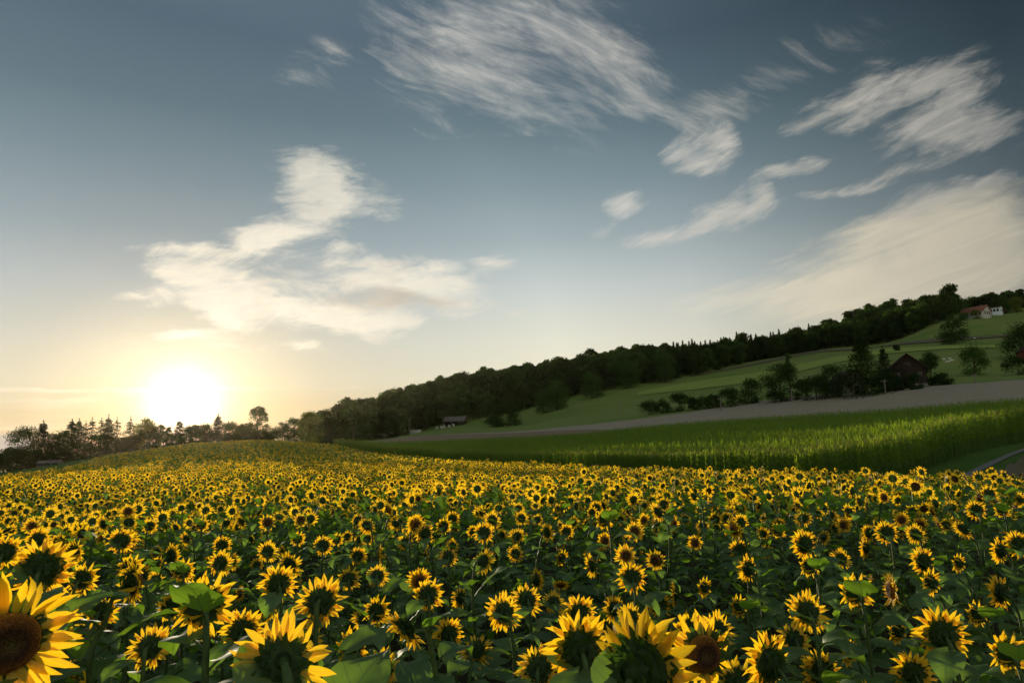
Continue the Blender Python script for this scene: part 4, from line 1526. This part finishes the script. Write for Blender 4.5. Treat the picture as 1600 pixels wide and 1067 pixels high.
# --- row of trees on the crest at the left, against the sun
LG = 'trees along the crest below the setting sun'
ROW = [
    ('round', 8, 707, 46, 262, 'leafy_tree', 'low dark leafy tree at the far left edge of the photo'),
    ('tall', 37, 668, 46, 266, 'leafy_tree', 'dark tree with two small tips, leftmost tall one of the crest row'),
    ('spruce', 68, 662, 40, 268, 'spruce', 'dark conical spruce right of the leftmost tall tree of the crest row'),
    ('round', 86, 676, 34, 266, 'leafy_tree', 'low rounded tree just right of the first spruce on the crest'),
    ('round', 99, 674, 30, 270, 'leafy_tree', 'low rounded tree left of the pair of close spruces on the crest'),
    ('spruce', 113, 659, 26, 272, 'spruce', 'left spruce of the first close pair on the crest'),
    ('spruce', 124, 658, 26, 270, 'spruce', 'right spruce of the first close pair on the crest'),
    ('larch', 134, 662, 18, 276, 'larch', 'thin sparse conifer between two spruces left of the sun'),
    ('larch', 145, 656, 24, 272, 'larch', 'sparse conifer fourth from the left of the pointed ones on the crest'),
    ('larch', 159, 657, 22, 270, 'larch', 'open-branched conifer just left of the tallest dark one on the crest'),
    ('spruce', 170, 653, 26, 272, 'spruce', 'tallest dark pointed spruce left of the sun'),
    ('larch', 183, 656, 26, 270, 'larch', 'open conifer touching the tallest dark spruce on its right'),
    ('larch', 204, 655, 26, 268, 'larch', 'lone open conifer with a gap on each side left of the sun'),
    ('tall', 227, 652, 34, 270, 'leafy_tree', 'golden lit leafy tree with a wide crown left below the sun'),
    ('thin', 245, 660, 26, 272, 'leafy_tree', 'thin see-through tree glowing just left below the sun'),
    ('thin', 262, 664, 14, 270, 'leafy_tree', 'very slender bare-looking tree below the sun'),
    ('spruce', 281, 659, 26, 268, 'spruce', 'small spruce directly below the sun'),
    ('round', 301, 664, 30, 266, 'leafy_tree', 'rounded tree directly right below the sun'),
    ('round', 321, 663, 30, 264, 'leafy_tree', 'rounded tree between the sun and the pointed fir on its right'),
    ('spruce', 341, 651, 28, 262, 'spruce', 'pointed fir rising over leafy trees right of the sun'),
    ('round', 359, 658, 28, 260, 'leafy_tree', 'rounded tree between the pointed fir and the lone birch'),
    ('thin', 376, 660, 16, 262, 'leafy_tree', 'thin twiggy treetop left of the lone birch'),
    ('birch', 404, 630, 36, 252, 'birch', 'tall lone birch with a loose see-through crown right of the sun'),
    ('round', 386, 664, 34, 256, 'leafy_tree', 'dark rounded tree at the left foot of the lone birch'),
    ('round', 424, 671, 26, 262, 'leafy_tree', 'low tree at the right foot of the lone birch'),
    ('tall', 442, 660, 26, 280, 'leafy_tree', 'leafy tree between the birch and the edge of the wood'),
    ('tall', 459, 652, 30, 284, 'leafy_tree', 'tall leafy tree leaning on the left end of the wood'),
    ('round', 484, 644, 44, 268, 'leafy_tree', 'large round olive green tree at the left end of the wood'),
    ('round', 512, 640, 38, 284, 'leafy_tree', 'large round tree just right of the olive one at the left end of the wood')]
for kind, px, top, w, d, nm, lab in ROW:
    top -= 4 if kind in ('spruce', 'larch') else 1
    tree(kind, px, top, w, d=d, name=nm, label=lab, group=LG, crown='crown_light' if px in (227, 484) else None)
SH = 'low shrubs filling the foot of the crest tree row'
for i, px in enumerate(range(2, 436, 17)):
    dd = 262 + (i * 37) % 11 - (0 if px < 400 else 12)
    y0 = at_dist(px, 700, dd)
    gz = float(ground(*polar(px, dd)))
    # photo y of a shrub top 5-7 m above the ground there
    P = np.array([[*polar(px, dd), gz + 5.0 + (i * 53 % 30) / 10]])
    top = project(P)[1][0]
    tree('bush', px, top, 30, d=dd, name='shrub', label='dark leafy shrub in the unbroken thicket at the foot of the crest trees', cat='shrub', group=SH, n=2200)

# --- the wood on the hill: one far mass, with the distinct trees in front as things
rgw = np.random.default_rng(77)
FP = []
for i in range(9):
    kind = 'round' if i < 6 else ('tall' if i < 8 else 'spruce')
    h, w = ((15, 11), (17, 12), (14, 10), (16, 13), (18, 11), (15, 9), (19, 9), (17, 8), (19, 6))[i]
    if kind == 'spruce':
        C, Nn = spruce_crown(rgw, h, w, 1300)
        V, F = leaf_quads(C, Nn, .62, rgw, .5)
        L = ()
    else:
        C, Nn, L = broad_crown(rgw, h, w * 1.12, 1900, .6, lobes=20, base=.08)
        V, F = leaf_quads(C, Nn, .58, rgw)
    mb = trunk_arr(rgw, h, .28, (), .8, 5)
    v2, f2, m2 = mb.arrays()
    sets = join_sets([(V, [F], np.full(len(F), 0 if i % 3 else 1)), (v2, f2, np.full(sum(len(q) for q in f2), 2))])
    FP.append(sets)
gx, gy = np.meshgrid(np.arange(-160, 640, 8.2), np.arange(200, 760, 8.2))
x = (gx + rgw.uniform(-2.8, 2.8, gx.shape)).ravel()
y = (gy + rgw.uniform(-2.8, 2.8, gy.shape)).ravel()
px, d = pxdist(x, y)
dep = np.interp(px, [440, 500, 600, 1000, 1200, 1500, 1640], [40, 80, 115, 125, 135, 110, 60])
k = (px > 478) & (px < 1660) & (d > WOOD(px)) & (d < WOOD(px) + dep)
x, y, px, d = x[k], y[k], px[k], d[k]
n = len(x)
which = rgw.integers(0, 8, n)
which = np.where((px > 1060) & (px < 1290) & (rgw.random(n) < .4), 8, which)
sc = rgw.normal(1.0, .10, n) * np.interp(px, [480, 560, 700, 1000, 1200, 1600], [.80, .92, 1.05, 1.05, .95, .95])
sc = np.where(d < WOOD(px) + 9, sc * .9, sc)
V, F, mi = merge(FP, which, x, y, ground(x, y), rgw.uniform(0, 6.28, n), sc)
o = mesh_obj('wood', np_mesh('wood', V, F, [M['crown_dark'], M['crown_green'], M['bark']], mi))
tag(o, 'dark dense wood covering the hill and its skyline', 'wood', kind='stuff')

EG = 'paler rounded trees standing out along the lower edge of the wood'
for px, base, top, w, lab in (
        (872, 640, 592, 38, 'round pale green tree standing out from the wood edge beside the meadow'),
        (925, 622, 582, 40, 'rounded tree at the wood edge, next right of the pale one by the meadow'),
        (985, 606, 564, 40, 'broad green tree of the wood edge left of the middle meadow'),
        (1040, 594, 550, 42, 'domed green tree at the wood edge where the meadow narrows'),
        (850, 646, 606, 30, 'smaller rounded tree left of the pale one at the wood edge')):
    tree('round', px, top, w, base=base, name='leafy_tree', label=lab, group=EG, crown='crown_green')
tree('round', 772, 632, 34, base=667, name='leafy_tree', label='left tree of the dark pair standing out into the meadow by the cabin')
tree('round', 797, 617, 42, base=665, name='leafy_tree', label='right and taller tree of the dark pair standing out into the meadow')
HG = 'hedge trees and bushes between the pale field and the meadow'
for kind, px, base, top, w, lab, cr in (
        ('spread', 1015, 648, 630, 44, 'low spreading tree bending left at the left end of the hedge row', None),
        ('bush', 1036, 646, 625, 28, 'small bush behind the second utility pole', None),
        ('bush', 1062, 643, 617, 42, 'wide rounded bush right of the low spreading tree in the hedge row', None),
        ('bush', 1083, 641, 621, 22, 'small bush between the wide rounded bush and the thicket in the hedge row', None),
        ('bush', 1100, 639, 620, 28, 'low dark bush left of the third utility pole', None),
        ('bush', 1117, 638, 615, 28, 'dark bush directly behind the third utility pole', None),
        ('bush', 1143, 636, 608, 46, 'long dark bush right of the third utility pole', None),
        ('round', 1175, 631, 592, 38, 'round twin-topped small tree in the middle of the hedge row', None),
        ('round', 1221, 628, 567, 56, 'big domed dark tree left of the farm with a poplar rising behind it', None),
        ('poplar', 1237, 616, 546, 13, 'narrow green poplar rising behind the big domed tree', 'crown_green'),
        ('bush', 1254, 624, 594, 26, 'small green bush right of the big domed tree', 'crown_green'),
        ('bush', 1276, 625, 588, 48, 'wide dark bush left half way to the farm spruce', None),
        ('round', 1303, 622, 572, 48, 'dark round tree left of the small pale farm outbuilding', None),
        ('spruce', 1352, 618, 521, 54, 'huge dark spruce beside the farm, the tallest tree of the middle ground', 'crown_dark'),
        ('spruce', 1386, 612, 541, 26, 'slim dark spruce between the huge spruce and the brown barn', None),
        ('bush', 1373, 614, 582, 26, 'dark bush between the two farm spruces', None),
        ('bush', 1390, 613, 580, 28, 'dark bush at the left wall of the brown barn', None),
        ('round', 1438, 605, 564, 28, 'small round tree at the right side of the brown barn', None),
        ('round', 1456, 603, 550, 32, 'dark egg-shaped tree right of the barn', None),
        ('bush', 1470, 602, 586, 32, 'low dark bush at the right foot of the egg-shaped tree', None),
        ('round', 1524, 586, 540, 40, 'loose round tree alone in the meadow right of the farm', 'crown_green')):
    tree(kind, px, top, w, base=base, name=dict(spruce='spruce', bush='shrub', poplar='poplar').get(kind, 'leafy_tree'), label=lab, group=HG, crown=cr, cat='shrub' if kind == 'bush' else 'tree')
tree('bush', 1405, 588, 16, base=611, name='shrub', label='dark bush hiding the left corner of the barn front', cat='shrub')
tree('bush', 1429, 583, 22, base=609, name='shrub', label='dark bush covering the right half of the barn front', cat='shrub')
tree('round', 1491, 492, 38, base=537, name='leafy_tree', label='large dark round tree on the upper slope below the white house')
tree('round', 1598, 505, 46, base=560, name='leafy_tree', label='big dark tree cut by the right edge of the photo')
tree('bush', 1592, 560, 40, base=586, name='shrub', label='dark bush at the right edge below the big cut tree', cat='shrub')
tree('bush', 1401, 538, 10, base=549, name='shrub', label='tiny dark bush alone on the pale path across the slope', cat='shrub')
for px, base, top, w, lab, cr in (
        (1506, 500, 489, 16, 'low green bush left of the white house', 'crown_green'), (1527, 498, 483, 15, 'round yellowish bush before the wall of the white house', 'crown_light'),
        (1543, 495, 487, 12, 'small olive bush right of the white house front', 'crown_light'), (1571, 490, 461, 14, 'tall slim leafy tree right of the red-roofed shed', 'crown_green'),
        (1588, 488, 464, 20, 'sunlit yellow green tree at the top right', 'crown_light'), (1560, 486, 466, 22, 'dark tree behind the red-roofed shed', None),
        (1516, 486, 467, 30, 'dark round tree behind the left end of the white house', None), (1540, 484, 463, 30, 'dark round tree behind the right end of the white house', None)):
    tree('bush' if base - top < 16 else 'round', px, top, w, base=base, name='leafy_tree' if base - top > 18 else 'shrub', label=lab, crown=cr, group='garden trees and bushes round the white house', cat='tree' if base - top > 18 else 'shrub')


# ------------------------------------------------------------------ buildings
def wood_wall(N):
    w = N.node('ShaderNodeTexWave')
    w.inputs['Scale'].default_value = 2.0
    N.put(w.inputs['Vector'], N.node('ShaderNodeTexCoord').outputs['Object'])
    c = N.ramp(w.outputs['Fac'], [(0.2, (0.022, 0.017, 0.013)), (0.6, (0.038, 0.027, 0.020))])
    return principled(N, c, 0.85, 0.1)


def roof_mat(a, b):
    def fn(N):
        f, _ = N.noise(N.node('ShaderNodeTexCoord').outputs['Object'], 2.5, 4, 0.7)
        return principled(N, N.ramp(f, [(0.3, a), (0.7, b)]), 0.85, 0.1)
    return fn


def plaster(c):
    def fn(N):
        f, _ = N.noise(pos(N), 0.8, 4, 0.6)
        return principled(N, N.vmath('SCALE', c, None, N.math('MULTIPLY_ADD', f, .3, .82)), 0.9, 0.1)
    return fn


for nm, fn in (('wood_wall', wood_wall), ('roof_brown', roof_mat((0.035, 0.023, 0.019), (0.065, 0.042, 0.032))), ('roof_red', roof_mat((0.18, 0.07, 0.045), (0.28, 0.115, 0.075))),
               ('white_wall', plaster((0.48, 0.46, 0.42))), ('grey_wall', plaster((0.35, 0.33, 0.30))), ('blue_white', plaster((0.62, 0.68, 0.74))),
               ('wood_trim', plaster((0.16, 0.11, 0.07))), ('plinth_grey', plaster((0.16, 0.14, 0.12))), ('dark_glass', lambda N: principled(N, (0.02, 0.025, 0.03), 0.15, 0.6)), ('pole_wood', plaster((0.22, 0.19, 0.155))), ('metal', plaster((0.4, 0.42, 0.43))),
               ('roof_tin', roof_mat((0.10, 0.085, 0.075), (0.18, 0.155, 0.135))), ('paint_red', plaster((0.16, 0.04, 0.03))), ('paint_blue', plaster((0.10, 0.14, 0.22))), ('hide', plaster((0.72, 0.68, 0.62))), ('rubber', plaster((0.02, 0.02, 0.02)))):
    M[nm] = material(nm, fn)


def building(name, px, base, w, l, hw, hr, rz, wall, roof, label, cat, windows=(), door=None, eave=.5, plinth=None, chimney=None, d=None):
    """gabled house: w across the gable (local x), l along the ridge (local y), eaves hw, ridge hr above eaves"""
    d = d or hit(px, base)
    p = at_dist(px, base, d)
    gz = float(ground(p[0], p[1])) - .2
    los = math.atan2(p[0], p[1])
    root = empty(name, (p[0], p[1], gz), -los + rz)
    tag(root, label, cat)
    mb = MB()
    x, y = w / 2, l / 2
    mb.add([(-x, -y, -1.5), (x, -y, -1.5), (x, -y, hw), (0, -y, hw + hr), (-x, -y, hw), (-x, y, -1.5), (x, y, -1.5), (x, y, hw), (0, y, hw + hr), (-x, y, hw)],
           [(0, 1, 2, 4), (6, 5, 9, 7), (1, 6, 7, 2), (5, 0, 4, 9)])
    mb.add([(-x, -y, hw), (x, -y, hw), (0, -y, hw + hr), (-x, y, hw), (x, y, hw), (0, y, hw + hr)], [(0, 1, 2), (4, 3, 5)])
    mb.obj('wall', [M[wall]], root)
    mb = MB()
    sl = hr / x
    ex, ey = x + eave, y + eave
    zt, ze = hw + hr + .12, hw - sl * eave + .12
    for s in (-1, 1):
        V = [(0, -ey, zt), (0, ey, zt), (s * ex, ey, ze), (s * ex, -ey, ze)]
        V = V + [(a, b, c + .22) for a, b, c in V]
        mb.add(V, [(0, 1, 2, 3), (7, 6, 5, 4), (0, 3, 7, 4), (1, 5, 6, 2), (2, 6, 7, 3)])
    rf = mb.obj('roof', [M[roof]], root)
    if chimney:
        mb = MB()
        mb.box((x * .35, chimney, hw + hr * .9), (.8, .8, 2.2))
        mb.obj('chimney', [M['grey_wall']], rf)
    if plinth:
        mb = MB()
        mb.box((0, 0, plinth[0] / 2 - .7), (w + .12, l + .12, plinth[0] + 1.4))
        mb.obj('plinth', [M[plinth[1]]], root)
    for side, u, z, ww, hh in windows:
        f, g = MB(), MB()
        if side == 'g':
            f.box((u, -y - .05, z), (ww + .24, .12, hh + .24))
            g.box((u, -y - .09, z), (ww, .10, hh))
        else:
            s = -1 if side == 'l' else 1
            f.box((s * (x + .05), u, z), (.12, ww + .24, hh + .24))
            g.box((s * (x + .09), u, z), (.10, ww, hh))
        fo = f.obj('window', [M['grey_wall' if wall == 'white_wall' else 'wood_trim']], root)
        g.obj('pane', [M['dark_glass']], fo)
    if door:
        u, ww, hh = door
        f = MB()
        f.box((u, -y - .06, hh / 2), (ww, .14, hh))
        f.obj('door', [M['wood_wall']], root)
    return root


building('barn', 1416, 607, 7.6, 11, 4.9, 3.3, rad(8), 'wood_wall', 'roof_brown', 'dark brown wooden barn with gabled roof among trees beside the huge spruce', 'barn',
         windows=[('g', 0, 5.6, 1.1, .9), ('g', -2.3, 3.3, .9, 1.0), ('g', 2.3, 3.3, .9, 1.0)], door=(0, 2.4, 2.5), eave=.9, plinth=(1.0, 'plinth_grey'), chimney=2)
building('farm_house', 1327, 617, 6, 7, 3.4, 2.6, rad(30), 'grey_wall', 'roof_brown', 'small pale farm outbuilding mostly hidden left of the huge spruce', 'house',
         windows=[('g', -1.8, 2.4, 1.0, 1.2), ('g', 1.8, 2.4, 1.0, 1.2)], door=(0, 1.1, 2.1), eave=.6)
building('white_house', 1525, 497, 8.5, 14, 3.8, 3.4, rad(62), 'white_wall', 'roof_red', 'white house with long red tiled roof high on the slope at the upper right', 'house',
         windows=[('g', -2.4, 2.4, 1.1, 1.5), ('g', 0.2, 2.4, 1.1, 1.5), ('g', 2.6, 2.4, 1.1, 1.5)] + [('l', -5.0 + 2.5 * i, 2.2, 1.1, 1.4) for i in range(5)], eave=.7, chimney=-3)
building('house_annex', 1549, 492, 8.5, 12, 4.0, 1.2, rad(80), 'blue_white', 'roof_brown', 'bluish white building with a row of dark windows right of the red-roofed house', 'house',
         windows=[('l', -4.6 + 1.9 * i, 2.4, 1.0, 1.5) for i in range(6)] + [('g', -2, 2.4, 1.1, 1.4), ('g', 2, 2.4, 1.1, 1.4)], eave=.4)
building('garden_shed', 1563, 491, 5.2, 6, 2.2, 2.2, rad(15), 'wood_wall', 'roof_red', 'small shed with steep red roof right of the white house', 'shed', door=(0, 1.2, 1.9), eave=.5)
building('cabin', 712, 664, 7.5, 9.5, 2.2, 2.0, rad(75), 'wood_wall', 'roof_tin', 'low brown cabin with a pale roof at the foot of the wood', 'cabin',
         windows=[('l', -2.5, 1.5, .9, .8), ('l', 1.5, 1.5, .9, .8)], door=(1, 1.0, 1.9), eave=.9)
building('red_shed', 1611, 564, 6, 7, 3.6, 2.2, rad(20), 'paint_red', 'roof_brown', 'red shed wall at the right edge of the photo', 'shed', windows=[('g', 0, 2.4, 1, 1)], eave=.4)
building('greenhouse', 78, 722, 3.0, 6, .7, .6, rad(70), 'plinth_grey', 'roof_tin', 'low grey greenhouse below the trees at the far left', 'greenhouse', windows=[('l', -2 + 2 * i, .6, 1.5, .7) for i in range(3)], eave=.15, d=254)


# ------------------------------------------------------------------ poles, wall, animals, car
def pole(px, base, top, label, arm=True):
    d = hit(px, base)
    p = at_dist(px, base, d)
    gz = float(ground(p[0], p[1]))
    h = at_dist(px, top, d)[2] - gz
    root = empty('utility_pole', (p[0], p[1], gz - .1), RNG.uniform(-.4, .4))
    tag(root, label, 'pole', 'wooden utility poles along the fields')
    mb = MB()
    mb.tube([(0, 0, -.5), (0, 0, h * .5), (.03, 0, h)], [.16, .14, .11], 8)
    mb.obj('post', [M['pole_wood']], root, True)
    if arm:
        mb = MB()
        mb.box((0, .16, h - .5), (1.3, .10, .12))
        mb.obj('crossarm', [M['pole_wood']], root)
        for sx in (-.55, .55):
            mb = MB()
            mb.tube([(sx, .16, h - .44), (sx, .16, h - .34), (sx, .16, h - .22)], [.05, .07, .03], 6)
            mb.obj('insulator', [M['white_wall']], root)


for a in ((639.5, 679, 654, 'wooden utility pole before the dark wood near the cabin'), (610, 681, 671, 'short wooden post before the left part of the wood', False),
          (970, 650, 625, 'utility pole beside the low spreading tree'), (1127, 643, 620, 'utility pole standing before the dark hedge bushes'),
          (1206, 630, 607, 'utility pole before the left side of the big domed tree'), (1238, 628, 606, 'utility pole before the right side of the big domed tree'),
          (1384, 617, 592, 'utility pole before the farm bushes'), (1525, 600, 583, 'thin pole in the grass right of the farm')):
    pole(*a)

# low retaining wall before the barn and a stone wall by the cabin
for nm, x0, x1, base, hgt, lab in (('retaining_wall', 1396, 1411, 605, 1.0, 'short pale retaining wall left of the farm drive'), ('retaining_wall', 1415, 1432, 604, 1.1, 'longer pale retaining wall right of the farm drive'),
                                   ('stone_wall', 641, 658, 677, 1.6, 'pale stone wall right of the pole near the cabin')):
    d = hit((x0 + x1) / 2, base)
    a, b = polar(x0, d), polar(x1, d)
    c = (a + b) / 2
    root = empty(nm, (c[0], c[1], float(ground(*c))), math.atan2(b[1] - a[1], b[0] - a[0]))
    tag(root, lab, 'wall')
    ln = float(np.linalg.norm(b - a))
    mb = MB()
    mb.box((0, 0, hgt / 2 - .4), (ln, .5, hgt + .8))
    mb.obj('masonry', [M['white_wall' if hgt < 1.5 else 'grey_wall']], root)
    mb = MB()
    mb.box((0, 0, hgt + .05), (ln + .2, .62, .12))
    mb.obj('coping', [M['grey_wall' if hgt < 1.5 else 'metal']], root)


def sheep(px, base, heading, label, s=.55, patch=False):
    """standing, grazing animal: one continuous body swept from tapered tubes"""
    d = hit(px, base)
    p = at_dist(px, base, d)
    root = empty('sheep', (p[0], p[1], float(ground(p[0], p[1]))), heading, s)
    tag(root, label, 'sheep', 'pale sheep grazing on the slopes')
    mb = MB()
    mb.tube([(-1.15, 0, 1.22), (-1.0, 0, 1.15), (-.6, 0, 1.05), (0, 0, 1.0), (.5, 0, 1.05), (.8, 0, 1.08), (1.1, 0, 1.0), (1.35, 0, .72), (1.5, 0, .45), (1.62, 0, .25), (1.72, 0, .12)],
            [.08, .30, .38, .42, .38, .33, .22, .16, .15, .12, .07], 12)
    for x, sy in ((-.8, -1), (-.8, 1), (.62, -1), (.62, 1)):
        hind = x < 0
        mb.tube([(x, sy * .20, 1.0), (x + (.06 if hind else 0), sy * .22, .68), (x + (-.10 if hind else .02), sy * .22, .42), (x, sy * .22, .08), (x + .03, sy * .22, 0)],
                [.20, .13, .075, .06, .08], 7)
    mb.tube([(-1.15, 0, 1.25), (-1.28, 0, 1.0), (-1.27, 0, .55)], [.05, .03, .06], 5)
    for sy in (-1, 1):
        mb.tube([(1.38, sy * .10, .62), (1.40, sy * .22, .64), (1.42, sy * .32, .60)], [.03, .05, .01], 5)
        mb.tube([(1.33, sy * .08, .70), (1.34, sy * .16, .80), (1.38, sy * .17, .88)], [.03, .02, .008], 5)
    mb.obj('body', [M['hide']], root, True)


for px, base, hd, lab in ((1475, 563, .3, 'pale sheep at the left end of the herd right of the barn'), (1481, 567, 2.4, 'pale sheep lowest of the small herd right of the barn'),
                          (1484, 562, .2, 'pale sheep in the middle of the small herd right of the barn'), (1488, 565, 3.0, 'pale sheep at the right end of the small herd right of the barn'),
                          (1523, 530, .1, 'single pale sheep alone on the upper slope below the white house')):
    sheep(px, base, hd, lab)

# garden table set and boxes before the cabin
def beehive(px, base, label):
    d = hit(px, base)
    p = at_dist(px, base, d)
    root = empty('white_box', (p[0], p[1], float(ground(p[0], p[1]))), RNG.uniform(-.6, .6))
    tag(root, label, 'box', 'white boxes in the garden before the cabin')
    mb = MB()
    mb.box((0, 0, .65), (1.0, .9, 1.1))
    mb.obj('body', [M['white_wall']], root)
    mb = MB()
    mb.box((0, 0, 1.25), (1.15, 1.05, .10))
    mb.obj('lid', [M['metal']], root)


for px, base, lab in ((683, 671, 'white box furthest left in the cabin garden'), (690, 670, 'white box second from the left in the cabin garden'), (694, 669, 'white box in the middle of the cabin garden row'),
                      (702, 668, 'white box second from the right before the cabin'), (708.5, 666, 'white box nearest the cabin wall')):
    beehive(px, base, lab)

# ------------------------------------------------------------------ air
mt = bpy.data.materials.new('haze')
mt.use_nodes = True
mt.node_tree.nodes.clear()
pv = mt.node_tree.nodes.new('ShaderNodeVolumePrincipled')
pv.inputs['Color'].default_value = (1.0, 0.86, 0.62, 1)
pv.inputs['Density'].default_value = 0.00002
pv.inputs['Anisotropy'].default_value = 0.82
mo = mt.node_tree.nodes.new('ShaderNodeOutputMaterial')
mt.node_tree.links.new(pv.outputs[0], mo.inputs['Volume'])
mb = MB()
mb.box((40, 340, 30), (1700, 1500, 250))
hz = mb.obj('haze', [mt])
tag(hz, 'thin warm evening haze over the whole valley', 'haze', kind='stuff')
SC.cycles.volume_bounces = 0
